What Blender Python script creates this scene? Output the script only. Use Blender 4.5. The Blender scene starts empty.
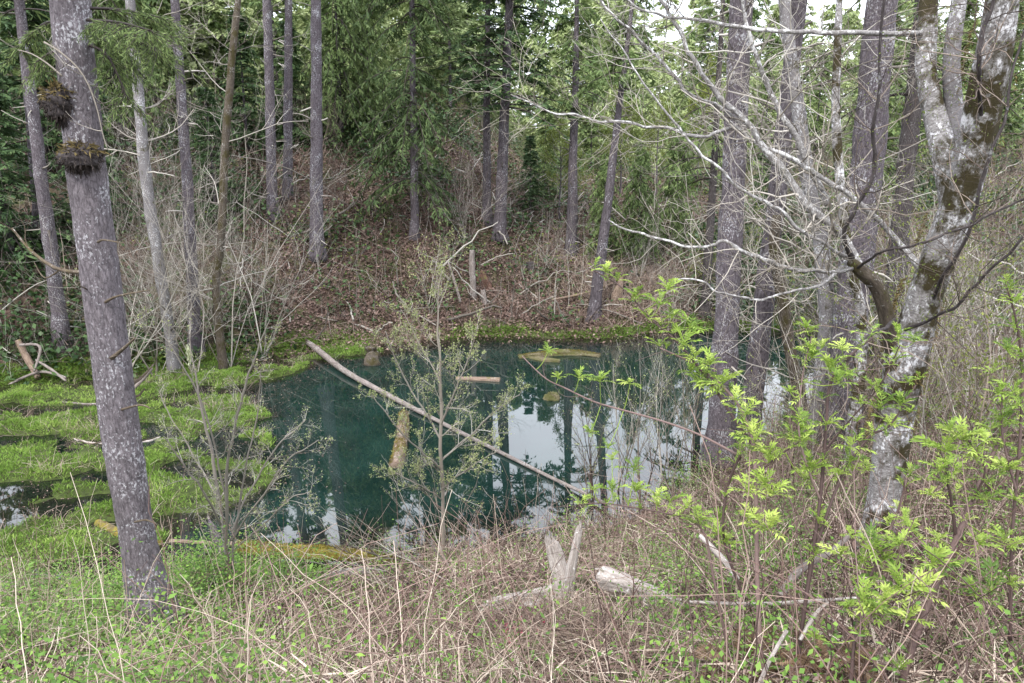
import bpy, math, random
import numpy as np
from mathutils import Vector
PI = math.pi
C = bpy.context.scene.collection
S = bpy.context.scene

# ------------------------------------------------------------------ camera
EYE = 6.0
PITCH = math.radians(14.0)
FPX = 760.0
cam = bpy.data.cameras.new('camera'); cam.sensor_width = 36.0; cam.lens = FPX / 1024 * 36
cam.clip_start = 0.05; cam.clip_end = 3000
co = bpy.data.objects.new('camera', cam); C.objects.link(co)
co.location = (0, 0, EYE); co.rotation_euler = (PI / 2 - PITCH, 0, 0)
S.camera = co

# ------------------------------------------------------------------ sky, sun, exposure
SUN_EL, SUN_AZ = math.radians(52), math.radians(200)
w = bpy.data.worlds.new('World'); S.world = w; w.use_nodes = True
nt = w.node_tree; nt.nodes.clear()
out = nt.nodes.new('ShaderNodeOutputWorld'); bg = nt.nodes.new('ShaderNodeBackground')
sky = nt.nodes.new('ShaderNodeTexSky'); sky.sky_type = 'NISHITA'; sky.sun_disc = False
sky.sun_elevation = SUN_EL; sky.sun_rotation = SUN_AZ; sky.dust_density = 3.0; sky.air_density = 1.0
tc = nt.nodes.new('ShaderNodeTexCoord'); no = nt.nodes.new('ShaderNodeTexNoise')
no.inputs['Scale'].default_value = 2.2; no.inputs['Detail'].default_value = 6
rp = nt.nodes.new('ShaderNodeValToRGB'); rp.color_ramp.elements[0].position = .3; rp.color_ramp.elements[1].position = .62
rp.color_ramp.elements[0].color = (.55, .55, .55, 1); rp.color_ramp.elements[1].color = (1, 1, 1, 1)
mx = nt.nodes.new('ShaderNodeMix'); mx.data_type = 'RGBA'
mx.inputs[7].default_value = (12.5, 13.0, 14.2, 1)
nt.links.new(tc.outputs['Generated'], no.inputs['Vector']); nt.links.new(no.outputs['Fac'], rp.inputs['Fac'])
nt.links.new(rp.outputs['Color'], mx.inputs[0]); nt.links.new(sky.outputs['Color'], mx.inputs[6])
nt.links.new(mx.outputs[2], bg.inputs['Color']); bg.inputs['Strength'].default_value = 0.092
nt.links.new(bg.outputs['Background'], out.inputs['Surface'])
sl = bpy.data.lights.new('sun', 'SUN'); sl.energy = 1.5; sl.angle = math.radians(12); sl.color = (1, .96, .9)
so = bpy.data.objects.new('sun', sl); C.objects.link(so)
sd = Vector((math.sin(SUN_AZ) * math.cos(SUN_EL), math.cos(SUN_AZ) * math.cos(SUN_EL), math.sin(SUN_EL)))
so.rotation_euler = sd.to_track_quat('Z', 'Y').to_euler(); so.location = (0, -5, 40)
S.view_settings.view_transform = 'Standard'; S.view_settings.look = 'None'
S.view_settings.exposure = 1.42; S.view_settings.gamma = 1.0; S.view_settings.use_curve_mapping = False
S.render.engine = 'CYCLES'
S.cycles.max_bounces = 6; S.cycles.diffuse_bounces = 3; S.cycles.glossy_bounces = 3; S.cycles.transmission_bounces = 3
S.cycles.transparent_max_bounces = 4; S.cycles.use_denoising = True

# ------------------------------------------------------------------ small tools
R = np.random.default_rng(11)
def nrm(v): return v / np.maximum(np.linalg.norm(v, axis=-1, keepdims=True), 1e-9)
def ray(px, py):
    dx, dy = (px - 512.0) / FPX, (341.5 - py) / FPX
    return np.array([dx, math.cos(PITCH) + dy * math.sin(PITCH), -math.sin(PITCH) + dy * math.cos(PITCH)])
def P(px, py, Y):
    d = ray(px, py); return np.array([0, 0, EYE]) + d * (Y / d[1])
def proj(p):
    p = np.asarray(p, float); q = p - np.array([0, 0, EYE])
    zc = q[..., 1] * math.cos(PITCH) - q[..., 2] * math.sin(PITCH)
    yc = q[..., 1] * math.sin(PITCH) + q[..., 2] * math.cos(PITCH)
    return 512 + FPX * q[..., 0] / zc, 341.5 - FPX * yc / zc, zc
def m_per_px(p): return float(proj(np.asarray(p))[2]) / FPX
def Pw(px, py): # water plane
    d = ray(px, py); t = -EYE / d[2]; return np.array([d[0] * t, d[1] * t])
def hsh(i, j, s):
    v = np.sin(i * 127.1 + j * 311.7 + s * 74.7) * 43758.5453; return v - np.floor(v)
def vnoise(x, y, s=0):
    i, j = np.floor(x), np.floor(y); fx, fy = x - i, y - j
    fx = fx * fx * (3 - 2 * fx); fy = fy * fy * (3 - 2 * fy)
    return (hsh(i, j, s) * (1 - fx) + hsh(i + 1, j, s) * fx) * (1 - fy) + (hsh(i, j + 1, s) * (1 - fx) + hsh(i + 1, j + 1, s) * fx) * fy
def fbm(x, y, s=0, o=4):
    v = 0; a = .5; t = 0
    for k in range(o):
        v = v + a * vnoise(x * 2 ** k, y * 2 ** k, s + k * 17); t += a; a *= .5
    return v / t
def sdf(pts, poly):
    pts = np.asarray(pts, float); sh = pts.shape[:-1]; p = pts.reshape(-1, 2)
    d = np.full(len(p), 1e9); ins = np.zeros(len(p), bool); n = len(poly)
    for k in range(n):
        a, b = poly[k], poly[(k + 1) % n]; e = b - a; wv = p - a
        t = np.clip((wv @ e) / (e @ e), 0, 1)
        d = np.minimum(d, np.linalg.norm(wv - t[:, None] * e, axis=1))
        c = (a[1] > p[:, 1]) != (b[1] > p[:, 1])
        with np.errstate(divide='ignore', invalid='ignore'):
            xi = a[0] + (p[:, 1] - a[1]) / (b[1] - a[1]) * e[0]
        ins ^= c & (p[:, 0] < xi)
    return np.where(ins, -d, d).reshape(sh)
def sstep(a, b, x):
    t = np.clip((x - a) / (b - a), 0, 1); return t * t * (3 - 2 * t)

# ------------------------------------------------------------------ terrain
BASIN = np.array([Pw(*q) for q in [(-420, 610), (0, 600), (150, 592), (230, 580), (330, 568), (450, 558), (560, 545), (630, 522), (700, 488),
         (755, 450), (800, 412), (850, 380), (900, 352), (860, 336), (790, 330), (700, 328), (640, 334), (600, 338), (520, 336), (450, 338),
         (372, 346), (290, 354), (200, 366), (100, 378), (0, 386), (-160, 398), (-420, 430)]])
MARSH = np.array([Pw(*q) for q in [(-420, 420), (-160, 390), (0, 380), (100, 372), (200, 360), (290, 349), (368, 341), (392, 352), (340, 362), (296, 374),
         (262, 392), (284, 420), (300, 455), (292, 490), (240, 520), (150, 566), (0, 610), (-420, 620)]])
CHAN = [(np.array([Pw(*p) for p in c]), wd) for c, wd in [([(-120, 440), (0, 438), (60, 440), (140, 446)], .75), ([(-100, 500), (20, 492), (70, 484), (115, 478)], .6), ([(-60, 535), (0, 522), (50, 512), (95, 500)], .45),
        ([(140, 425), (180, 440), (230, 455), (300, 462)], .8), ([(170, 470), (220, 480), (280, 492)], .6), ([(165, 396), (205, 392), (255, 386), (300, 380)], .55), ([(40, 575), (90, 560), (130, 552), (190, 560)], .55), ([(0, 408), (50, 410), (95, 406)], .3), ([(190, 560), (240, 545), (300, 530)], .6)]]
def hterr(x, y):
    x = np.asarray(x, float); y = np.asarray(y, float); q = np.stack([x, y], -1)
    d = sdf(q, BASIN); dm = sdf(q, MARSH)
    d = d + (fbm(x * .9, y * .9, 3) - .5) * .9
    far = np.interp(d, [0, .35, 2, 5, 12, 25, 45, 70, 130, 400], [0, .25, .95, 2.9, 6.3, 9.8, 13, 16, 19, 22])
    near = np.interp(d, [0, .4, 3, 8.6, 10, 14, 40, 300], [0, .1, 1.25, 3.75, 4.3, 4.9, 6, 8])
    qx = x / np.maximum(y, 6)
    far = far * (1 - .5 * sstep(-.1, .06, qx) + .2 * sstep(.3, .55, qx))
    wf = sstep(10.5, 20, y - np.clip(x, 0, 12) * .2)
    land = far * wf + near * (1 - wf)
    land = land + (fbm(x * .6, y * .6, 9) - .5) * np.clip(d, 0, 2) * .5 + (fbm(x * 2.5, y * 2.5, 5) - .5) * np.clip(d, 0, 1) * .25
    # side banks rise gently
    bot = -np.clip(-d * .55, 0, 1.1)
    wm = sstep(.15, -.5, dm + (fbm(x * 1.3, y * 1.3, 31) - .5) * 1.2)
    n = fbm(x * .55, y * .95, 21, 3) * .62 + fbm(x * 2.3, y * 3.2, 22, 3) * .38
    mar = np.clip((n - .44) * .8, -.16, .12)
    wet = bot * (1 - wm) + mar * wm
    for ch, cw in CHAN:
        cd = np.full(x.shape, 1e9)
        for a_, b_ in zip(ch[:-1], ch[1:]):
            e = b_ - a_; wv = q - a_; tt = np.clip((wv @ e) / (e @ e), 0, 1); cd = np.minimum(cd, np.linalg.norm(wv - tt[..., None] * e, axis=-1))
        wet = np.where(d < 0, np.minimum(wet, -.13 + .75 * np.clip(cd + (fbm(x * 1.7, y * 1.7, 41, 3) - .5) * 1.8 * cw - cw * .3, 0, 3)), wet)
    return np.where(d > 0, land, wet)
def h1(x, y): return float(hterr(np.array([x]), np.array([y]))[0])
def G(px, py):
    d = ray(px, py); ts = np.concatenate([np.linspace(2, 40, 1500), np.linspace(40, 160, 800)])
    pts = np.array([0, 0, EYE]) + ts[:, None] * d
    hh = np.maximum(hterr(pts[:, 0], pts[:, 1]), 0)
    k = np.argmax(pts[:, 2] < hh); return pts[k]

# ------------------------------------------------------------------ mesh building
class MB:
    def __init__(s): s.v = []; s.f = []; s.r = []; s.b = []; s.n = 0
    def add(s, v, f, r=None, b=None):
        v = np.asarray(v, float).reshape(-1, 3); f = np.asarray(f, int)
        s.v.append(v); s.f.append(f + s.n); s.n += len(v)
        s.r.append(np.full(len(v), .5) if r is None else np.broadcast_to(np.asarray(r, float), (len(v),)).copy())
        s.b.append(v if b is None else np.asarray(b, float).reshape(-1, 3))
        return s
    def mesh(s, name, org=(0, 0, 0), smooth=False):
        me = bpy.data.meshes.new(name)
        v = np.concatenate(s.v) - np.asarray(org, float)
        me.vertices.add(len(v)); me.vertices.foreach_set('co', v.astype(np.float32).ravel())
        idx = np.concatenate([f.ravel() for f in s.f]).astype(np.int32)
        sz = np.concatenate([np.full(len(f), f.shape[1], np.int32) for f in s.f])
        me.loops.add(len(idx)); me.loops.foreach_set('vertex_index', idx)
        me.polygons.add(len(sz)); st = np.zeros(len(sz), np.int32); st[1:] = np.cumsum(sz)[:-1]
        me.polygons.foreach_set('loop_start', st)
        me.update(calc_edges=True)
        a = me.attributes.new('rnd', 'FLOAT', 'POINT'); a.data.foreach_set('value', np.concatenate(s.r).astype(np.float32))
        a = me.attributes.new('bc', 'FLOAT_VECTOR', 'POINT'); a.data.foreach_set('vector', np.concatenate(s.b).astype(np.float32).ravel())
        if smooth: me.polygons.foreach_set('use_smooth', np.ones(len(sz), bool))
        return me
def tubes(mb, PP, RR, sides=4, rnd=None, lump=0, flute=0, cap=True, rough=0, fr=9):
    """N polylines of S points each"""
    PP = np.asarray(PP, float); RR = np.asarray(RR, float)
    if PP.ndim == 2: PP = PP[None]; RR = RR[None]
    N, K, _ = PP.shape
    T = nrm(np.gradient(PP, axis=1)); mt = nrm(PP[:, -1] - PP[:, 0])
    ref = np.where((np.abs(mt[:, 2]) > .6)[:, None], np.array([1., 0, 0]), np.array([0, 0, 1.]))
    A = nrm(np.cross(T, ref[:, None, :])); B = np.cross(T, A)
    an = np.arange(sides) * 2 * PI / sides
    rr = RR[:, :, None] * np.ones(sides)
    ln = np.concatenate([np.zeros((N, 1)), np.cumsum(np.linalg.norm(np.diff(PP, axis=1), axis=2), axis=1)], 1)
    if lump:
        ph = R.random((N, 1, 1)) * 50
        rr = rr * (1 + lump * (vnoise(an * 1.6 + ph, ln[:, :, None] * 2.2 + ph * 3, 5) - .5) * 2)
    if rough:
        u = np.cos(an) * RR.max() * 2.2; vv = np.sin(an) * RR.max() * 2.2; L3 = ln[:, :, None]
        rr = rr * (1 + rough * ((fbm(u * fr + 3.1 * vv * fr, L3 * fr * .3 + vv * fr * .7, 7, 4) - .5) * 2 + (np.abs(fbm(u * fr * 2.2, L3 * fr * .55 + vv * fr * 2.0, 8, 3) - .5) * 2 - .3)))
    if flute: rr = rr * (1 + flute * np.exp(-ln[:, :, None] / .45) * (.6 + np.cos(an * 5 + 1.3) * .4))
    V = PP[:, :, None] + rr[..., None] * (np.cos(an)[:, None] * A[:, :, None] + np.sin(an)[:, None] * B[:, :, None])
    bc = np.stack([np.cos(an) * rr, np.sin(an) * rr, np.broadcast_to(ln[:, :, None], rr.shape)], -1)
    i = np.arange(N)[:, None, None] * K * sides; k = np.arange(K - 1)[None, :, None] * sides; j = np.arange(sides)[None, None]; j2 = (j + 1) % sides
    F = np.stack([i + k + j, i + k + j2, i + k + sides + j2, i + k + sides + j], -1).reshape(-1, 4)
    r = None if rnd is None else np.repeat(np.broadcast_to(np.asarray(rnd, float), (N,)), K * sides)
    off = mb.n
    mb.add(V, F, r, bc)
    if cap:
        for e in (0, K - 1):
            cvs = PP[:, e]; off2 = mb.n
            mb.add(cvs, np.zeros((0, 3), int), None if rnd is None else np.broadcast_to(np.asarray(rnd, float), (N,)), np.stack([np.zeros(N), np.zeros(N), ln[:, e]], -1))
            ii = off + np.arange(N)[:, None] * K * sides + e * sides; jj = np.arange(sides)[None]; c = (off2 + np.arange(N))[:, None] + 0 * jj
            q = np.stack([ii + jj, ii + (jj + 1) % sides, c], -1).reshape(-1, 3)
            if e == 0: q = q[:, ::-1]
            mb.f.append(q)
    return mb
def leaves(mb, base, dr, nor, L, W, rnd, fold=.0):
    """diamond leaves"""
    base = np.asarray(base, float); dr = nrm(dr); sd = nrm(np.cross(dr, nor)); up = np.cross(sd, dr); N = len(base)
    L = np.broadcast_to(np.asarray(L, float), (N,))[:, None]; W = np.broadcast_to(np.asarray(W, float), (N,))[:, None]
    mid = base + dr * L * .45
    V = np.stack([base, mid + sd * W * .5 + up * W * fold, base + dr * L - up * L * .08, mid - sd * W * .5 + up * W * fold], 1)
    F = np.arange(N)[:, None] * 4 + np.arange(4)[None]
    return mb.add(V, F, np.repeat(np.broadcast_to(rnd, (N,)), 4))
def leaflets(mb, base, dr, nor, L, W, rnd):
    """folded, pointed leaflets of six faces"""
    base = np.asarray(base, float); dr = nrm(dr); sd = nrm(np.cross(dr, nor)); up = np.cross(sd, dr); N = len(base)
    L = np.broadcast_to(np.asarray(L, float), (N,))[:, None]; W = np.broadcast_to(np.asarray(W, float), (N,))[:, None]
    cols = [base]
    for t, ww in ((.3, .42), (.65, .34)):
        m = base + dr * L * t - up * L * .12 * t * t
        cols += [m + sd * W * ww + up * W * .22, m, m - sd * W * ww + up * W * .22]
    cols += [base + dr * L - up * L * .2]
    V = np.stack(cols, 1); o = np.arange(N)[:, None] * 8
    tri = np.array([[0, 2, 1], [0, 3, 2], [4, 5, 7], [5, 6, 7]]); qd = np.array([[1, 2, 5, 4], [2, 3, 6, 5]])
    off = mb.n
    mb.add(V, (o[:, :, None] + tri[None]).reshape(-1, 3), np.repeat(np.broadcast_to(rnd, (N,)), 8))
    mb.f.append((off + o[:, :, None] + qd[None]).reshape(-1, 4)); return mb
def spl(pts, n):
    """smooth resample of control points (with any number of columns)"""
    p = np.asarray(pts, float); m = len(p)
    if m == 2: return p[0] + np.linspace(0, 1, n)[:, None] * (p[1] - p[0])
    t = np.linspace(0, m - 1 - 1e-6, n); i = t.astype(int); f = (t - i)[:, None]
    a = p[np.maximum(i - 1, 0)]; b = p[i]; c = p[i + 1]; d = p[np.minimum(i + 2, m - 1)]
    return .5 * (2 * b + (c - a) * f + (2 * a - 5 * b + 4 * c - d) * f ** 2 + (3 * b - a - 3 * c + d) * f ** 3)

# ------------------------------------------------------------------ materials
def new_mat(name):
    m = bpy.data.materials.new(name); m.use_nodes = True; t = m.node_tree; t.nodes.clear()
    o = t.nodes.new('ShaderNodeOutputMaterial'); b = t.nodes.new('ShaderNodeBsdfPrincipled'); t.links.new(b.outputs[0], o.inputs['Surface'])
    b.inputs['Specular IOR Level'].default_value = .25; b.inputs['Roughness'].default_value = .8
    return m, t, b, o
def ramp(t, fac, stops, interp='LINEAR'):
    r = t.nodes.new('ShaderNodeValToRGB'); e = r.color_ramp.elements; r.color_ramp.interpolation = interp
    e[0].position, e[0].color = stops[0][0], (*stops[0][1], 1); e[1].position, e[1].color = stops[-1][0], (*stops[-1][1], 1)
    for p, c in stops[1:-1]:
        x = e.new(p); x.color = (*c, 1)
    t.links.new(fac, r.inputs['Fac']); return r.outputs['Color']
def noise(t, vec, scale, detail=4, rough=.6, stretch=None):
    n = t.nodes.new('ShaderNodeTexNoise'); n.inputs['Scale'].default_value = scale; n.inputs['Detail'].default_value = detail; n.inputs['Roughness'].default_value = rough
    if stretch:
        mp = t.nodes.new('ShaderNodeMapping'); mp.inputs['Scale'].default_value = stretch; t.links.new(vec, mp.inputs['Vector']); vec = mp.outputs['Vector']
    t.links.new(vec, n.inputs['Vector']); return n.outputs['Fac']
def attr(t, name, o='Fac'):
    a = t.nodes.new('ShaderNodeAttribute'); a.attribute_name = name; return a.outputs[o]
def mix(t, f, a, b, mode='MIX'):
    m = t.nodes.new('ShaderNodeMix'); m.data_type = 'RGBA'; m.blend_type = mode
    if isinstance(f, (int, float)): m.inputs[0].default_value = f
    else: t.links.new(f, m.inputs[0])
    for k, c in ((6, a), (7, b)):
        if isinstance(c, tuple): m.inputs[k].default_value = (*c, 1)
        else: t.links.new(c, m.inputs[k])
    return m.outputs[2]
def bump(t, b, fac, st, dist=.02):
    n = t.nodes.new('ShaderNodeBump'); n.inputs['Strength'].default_value = st; n.inputs['Distance'].default_value = dist
    t.links.new(fac, n.inputs['Height']); t.links.new(n.outputs['Normal'], b.inputs['Normal'])
def fol(name, stops, trans=.25, jitter=.35, rough=.7):
    """leaf material coloured by each leaf's own random value, and a little by each plant"""
    m, t, b, o = new_mat(name)
    col = ramp(t, attr(t, 'rnd'), stops)
    oi = t.nodes.new('ShaderNodeObjectInfo')
    col = mix(t, jitter, col, ramp(t, oi.outputs['Random'], [(0, (.55, .62, .5)), (.5, (1, 1, 1)), (1, (1.2, 1.15, .95))]), 'MULTIPLY')
    t.links.new(col, b.inputs['Base Color']); b.inputs['Roughness'].default_value = rough
    if trans:
        tr = t.nodes.new('ShaderNodeBsdfTranslucent'); t.links.new(col, tr.inputs['Color'])
        ms = t.nodes.new('ShaderNodeMixShader'); ms.inputs[0].default_value = trans
        t.links.new(b.outputs[0], ms.inputs[1]); t.links.new(tr.outputs[0], ms.inputs[2]); t.links.new(ms.outputs[0], o.inputs['Surface'])
    return m
def bark(name, dark, mid, light, lich=(.5, .5, .52), lich_amt=.6, moss=None, moss_amt=.5, scale=1.0, st=(1, 1, .25), bst=.6, plates=0):
    m, t, b, o = new_mat(name); bc = attr(t, 'bc', 'Vector')
    n1 = noise(t, bc, 40 * scale, 7, .75, st)
    n2 = noise(t, bc, 5 * scale, 5, .65)
    col = ramp(t, n1, [(.28, dark), (.5, mid), (.72, light)])
    col = mix(t, .4, col, ramp(t, n2, [(.3, (.6, .6, .6)), (.7, (1.3, 1.3, 1.3))]), 'MULTIPLY')
    if plates:
        vo = t.nodes.new('ShaderNodeTexVoronoi'); vo.feature = 'DISTANCE_TO_EDGE'; vo.inputs['Scale'].default_value = 20 * scale; mp = t.nodes.new('ShaderNodeMapping'); mp.inputs['Scale'].default_value = (1, 1, .32)
        wv = t.nodes.new('ShaderNodeMix'); wv.data_type = 'VECTOR'; wv.inputs[0].default_value = .08; nz = t.nodes.new('ShaderNodeTexNoise'); nz.inputs['Scale'].default_value = 14; t.links.new(bc, nz.inputs['Vector'])
        t.links.new(bc, wv.inputs[4]); t.links.new(nz.outputs['Color'], wv.inputs[5]); t.links.new(wv.outputs[1], mp.inputs['Vector']); t.links.new(mp.outputs['Vector'], vo.inputs['Vector'])
        pf = ramp(t, vo.outputs['Distance'], [(.0, (.3, .28, .28)), (.13, (1.05, 1.05, 1.05))]); col = mix(t, plates, col, pf, 'MULTIPLY')
    nl = noise(t, bc, 38 * scale, 4, .65, (1, 1, .7))
    nl2 = noise(t, bc, 2.2 * scale, 3, .5)
    ad = t.nodes.new('ShaderNodeMath'); ad.operation = 'MULTIPLY_ADD'; ad.inputs[1].default_value = .6; t.links.new(nl2, ad.inputs[0]); t.links.new(nl, ad.inputs[2])
    th = 1.03 - .2 * lich_amt
    f = ramp(t, ad.outputs[0], [(min(th - .05, .93), (0, 0, 0)), (min(th + .05, .999), (1, 1, 1))])
    col = mix(t, f, col, lich)
    if moss:
        nm = noise(t, bc, 2.6 * scale, 6, .7); p = .62 - .25 * moss_amt
        col = mix(t, ramp(t, nm, [(p, (0, 0, 0)), (p + .09, (1, 1, 1))]), col, mix(t, noise(t, bc, 60, 3), tuple(x * .5 for x in moss), tuple(x * 1.5 for x in moss)))
    t.links.new(col, b.inputs['Base Color']); b.inputs['Roughness'].default_value = .9; bump(t, b, n1, bst, .03)
    return m
M = {}
M['bark_grey'] = bark('bark_grey', (.032, .027, .03), (.108, .092, .103), (.2, .178, .195), (.38, .38, .4), .5, plates=.6, bst=.9)
M['bark_near'] = bark('bark_near', (.055, .048, .053), (.17, .15, .163), (.31, .28, .3), (.5, .495, .52), .5, scale=1.3, plates=.5, bst=1)
M['bark_far'] = bark('bark_far', (.03, .025, .027), (.09, .077, .085), (.165, .145, .158), (.36, .36, .38), .4, scale=.6, plates=.6)
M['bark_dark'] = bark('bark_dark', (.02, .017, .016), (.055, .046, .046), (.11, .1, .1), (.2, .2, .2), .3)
M['bark_alder'] = bark('bark_alder', (.035, .03, .028), (.22, .208, .204), (.48, .47, .47), (.64, .64, .66), .8, (.038, .031, .013), .66, scale=.75, st=(1, 1, 2.2), bst=.5)
M['bark_mottled'] = bark('bark_mottled', (.09, .08, .08), (.17, .158, .16), (.3, .29, .29), (.46, .46, .47), .6, (.06, .055, .025), .2, st=(1, 1, 2), bst=.4)
M['bark_limb'] = bark('bark_limb', (.07, .062, .058), (.2, .19, .185), (.38, .37, .365), (.54, .54, .54), .75, (.07, .07, .025), .12, st=(1, 1, 1.5), bst=.3)
M['bark_mossy'] = bark('bark_mossy', (.025, .02, .015), (.08, .065, .05), (.15, .125, .1), (.3, .3, .28), .3, (.05, .042, .016), .5)
M['log_grey'] = bark('log_grey', (.07, .056, .05), (.2, .17, .155), (.34, .3, .28), (.42, .41, .4), .4, (.12, .11, .04), .1, st=(1, 1, .12))
M['log_brown'] = bark('log_brown', (.06, .042, .03), (.2, .145, .11), (.33, .26, .21), (.4, .37, .34), .3, (.13, .12, .03), .35, st=(1, 1, .15))
M['stub'] = bark('stub', (.035, .025, .018), (.11, .085, .06), (.2, .165, .13), (.4, .38, .35), .45, (.1, .085, .02), .45, st=(1, 1, .2))
M['log_moss'] = bark('log_moss', (.05, .035, .02), (.13, .1, .05), (.2, .16, .1), (.4, .38, .3), .2, (.19, .155, .03), .85)
M['log_green'] = bark('log_green', (.05, .04, .025), (.14, .12, .07), (.22, .19, .12), (.4, .38, .3), .2, (.095, .095, .034), .65)
M['rot_red'] = bark('rot_red', (.03, .016, .012), (.085, .046, .034), (.17, .1, .075), (.3, .25, .22), .2, (.1, .11, .03), .2)
M['wood_pale'] = bark('wood_pale', (.14, .115, .1), (.43, .38, .35), (.68, .63, .59), (.74, .72, .7), .5, (.1, .085, .04), .2, st=(1, 1, .12), bst=1)
M['twig_grey'] = fol('twig_grey', [(0, (.07, .06, .052)), (.45, (.24, .215, .19)), (1, (.52, .49, .45))], 0, .3)
M['twig_brown'] = fol('twig_brown', [(0, (.03, .022, .019)), (.5, (.12, .09, .077)), (1, (.28, .23, .195))], 0, .3)
M['cane'] = fol('cane', [(0, (.035, .018, .016)), (.45, (.14, .085, .072)), (.8, (.3, .215, .18)), (1, (.5, .41, .34))], 0, 0)
M['twig_dark'] = fol('twig_dark', [(0, (.018, .014, .013)), (1, (.07, .055, .05))], 0, .2)
M['stem_elder'] = fol('stem_elder', [(0, (.05, .032, .03)), (.6, (.12, .08, .075)), (1, (.2, .14, .13))], 0, .2)
M['dead_grass'] = fol('dead_grass', [(0, (.055, .036, .028)), (.3, (.22, .155, .125)), (.65, (.47, .37, .3)), (1, (.66, .57, .47))], .15, 0)
M['marsh'] = fol('marsh', [(0, (.1, .075, .035)), (.16, (.08, .095, .025)), (.4, (.12, .2, .035)), (.8, (.19, .32, .055)), (1, (.3, .4, .1))], .3, 0)
M['green_leaf'] = fol('green_leaf', [(0, (.05, .1, .025)), (.5, (.13, .24, .05)), (1, (.26, .4, .08))], .3, 0)
M['elder_leaf'] = fol('elder_leaf', [(0, (.09, .16, .03)), (.45, (.27, .39, .07)), (1, (.48, .57, .15))], .35, .1, .5)
M['bud_leaf'] = fol('bud_leaf', [(0, (.2, .24, .09)), (.5, (.32, .36, .15)), (1, (.45, .48, .23))], .35, .15)
M['needle_dark'] = fol('needle_dark', [(0, (.026, .053, .025)), (.5, (.06, .108, .042)), (1, (.115, .175, .066))], .15)
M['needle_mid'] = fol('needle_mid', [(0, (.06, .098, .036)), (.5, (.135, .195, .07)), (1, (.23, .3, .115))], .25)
M['needle_deep'] = fol('needle_deep', [(0, (.028, .052, .022)), (.5, (.062, .1, .038)), (1, (.12, .17, .065))], .2)
M['needle_hazed'] = fol('needle_hazed', [(0, (.16, .21, .085)), (.5, (.3, .365, .17)), (1, (.44, .5, .28))], .25)  # far needles: yellowish green with haze painted in as paleness
M['leaf_spring'] = fol('leaf_spring', [(0, (.09, .12, .03)), (.5, (.17, .21, .05)), (1, (.28, .31, .09))], .35)
M['shrub_dark'] = fol('shrub_dark', [(0, (.018, .04, .016)), (.5, (.045, .085, .03)), (1, (.09, .15, .05))], .1, .1, .4)
M['fern_brown'] = fol('fern_brown', [(0, (.07, .04, .025)), (.5, (.17, .105, .065)), (1, (.33, .23, .15))], .2, .2)
M['fern_green'] = fol('fern_green', [(0, (.04, .08, .02)), (1, (.12, .2, .05))], .2, .2)
M['red_flower'] = fol('red_flower', [(0, (.38, .04, .1)), (1, (.62, .14, .22))], .3, 0)
M['litter'] = fol('litter', [(0, (.055, .036, .03)), (.5, (.16, .105, .086)), (1, (.31, .225, .19))], .1, 0)
M['lichen'] = fol('lichen', [(0, (.32, .35, .2)), (1, (.5, .53, .36))], .3, 0)
M['needle_brown'] = fol('needle_brown', [(0, (.06, .05, .02)), (.5, (.13, .1, .04)), (1, (.2, .15, .06))], .1, .1)

# ground
m, t, b, o = new_mat('earth'); tcn = t.nodes.new('ShaderNodeTexCoord'); ob = tcn.outputs['Object']
lit = ramp(t, noise(t, ob, 9, 8, .75), [(.3, (.018, .012, .01)), (.5, (.085, .055, .043)), (.7, (.2, .135, .11))])
lit = mix(t, ramp(t, noise(t, ob, 1.3, 4), [(.45, (0, 0, 0)), (.65, (1, 1, 1))]), lit, ramp(t, noise(t, ob, 14, 6), [(.3, (.03, .04, .015)), (.7, (.12, .13, .055))]))
mg = ramp(t, noise(t, ob, 6, 7, .7), [(.3, (.025, .03, .012)), (.5, (.055, .075, .02)), (.7, (.1, .14, .03))])
col = mix(t, attr(t, 'rnd'), lit, mg); t.links.new(col, b.inputs['Base Color']); b.inputs['Roughness'].default_value = .95
bump(t, b, noise(t, ob, 25, 8, .8), .8, .05); M['earth'] = m
# water
m, t, b, o = new_mat('pond_water'); tcn = t.nodes.new('ShaderNodeTexCoord'); ob = tcn.outputs['Object']
dep = attr(t, 'rnd')
wc = ramp(t, dep, [(0, (.018, .017, .011)), (.25, (.006, .009, .007)), (.6, (.005, .0145, .0125)), (1, (.008, .023, .0195))])
wc = mix(t, .55, wc, ramp(t, noise(t, ob, .55, 4, .6), [(.35, (.35, .4, .38)), (.65, (1.5, 1.45, 1.4))]), 'MULTIPLY')
t.links.new(wc, b.inputs['Base Color']); b.inputs['Roughness'].default_value = .015; b.inputs['IOR'].default_value = 1.75; b.inputs['Specular IOR Level'].default_value = .5
bump(t, b, noise(t, ob, 2.2, 2, .5), .05, .01); M['water'] = m

# ------------------------------------------------------------------ object helpers
def tag(o, label=None, cat=None, group=None, kind=None):
    if label: o['label'] = label
    if cat: o['category'] = cat
    if group: o['group'] = group
    if kind: o['kind'] = kind
    return o
def thing(name, label, cat, loc, group=None):
    o = bpy.data.objects.new(name, None); C.objects.link(o); o.location = tuple(float(x) for x in loc); o.empty_display_size = .2
    o['_o'] = [float(x) for x in loc]
    return tag(o, label, cat, group)
def part(name, mb, mat, parent=None, smooth=False, label=None):
    org = (0, 0, 0)
    q = parent
    while q is not None:
        if '_o' in q: org = tuple(q['_o']); break
        q = q.parent
    me = mb.mesh(name, org, smooth); me.materials.append(M[mat]); o = bpy.data.objects.new(name, me); C.objects.link(o); o.parent = parent
    if label: o['label'] = label
    return o
def solo(name, mb, mat, loc, label, cat, group=None, smooth=False, kind=None):
    me = mb.mesh(name, loc, smooth); me.materials.append(M[mat]); o = bpy.data.objects.new(name, me); C.objects.link(o); o.location = tuple(float(x) for x in loc)
    return tag(o, label, cat, group, kind)
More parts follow.
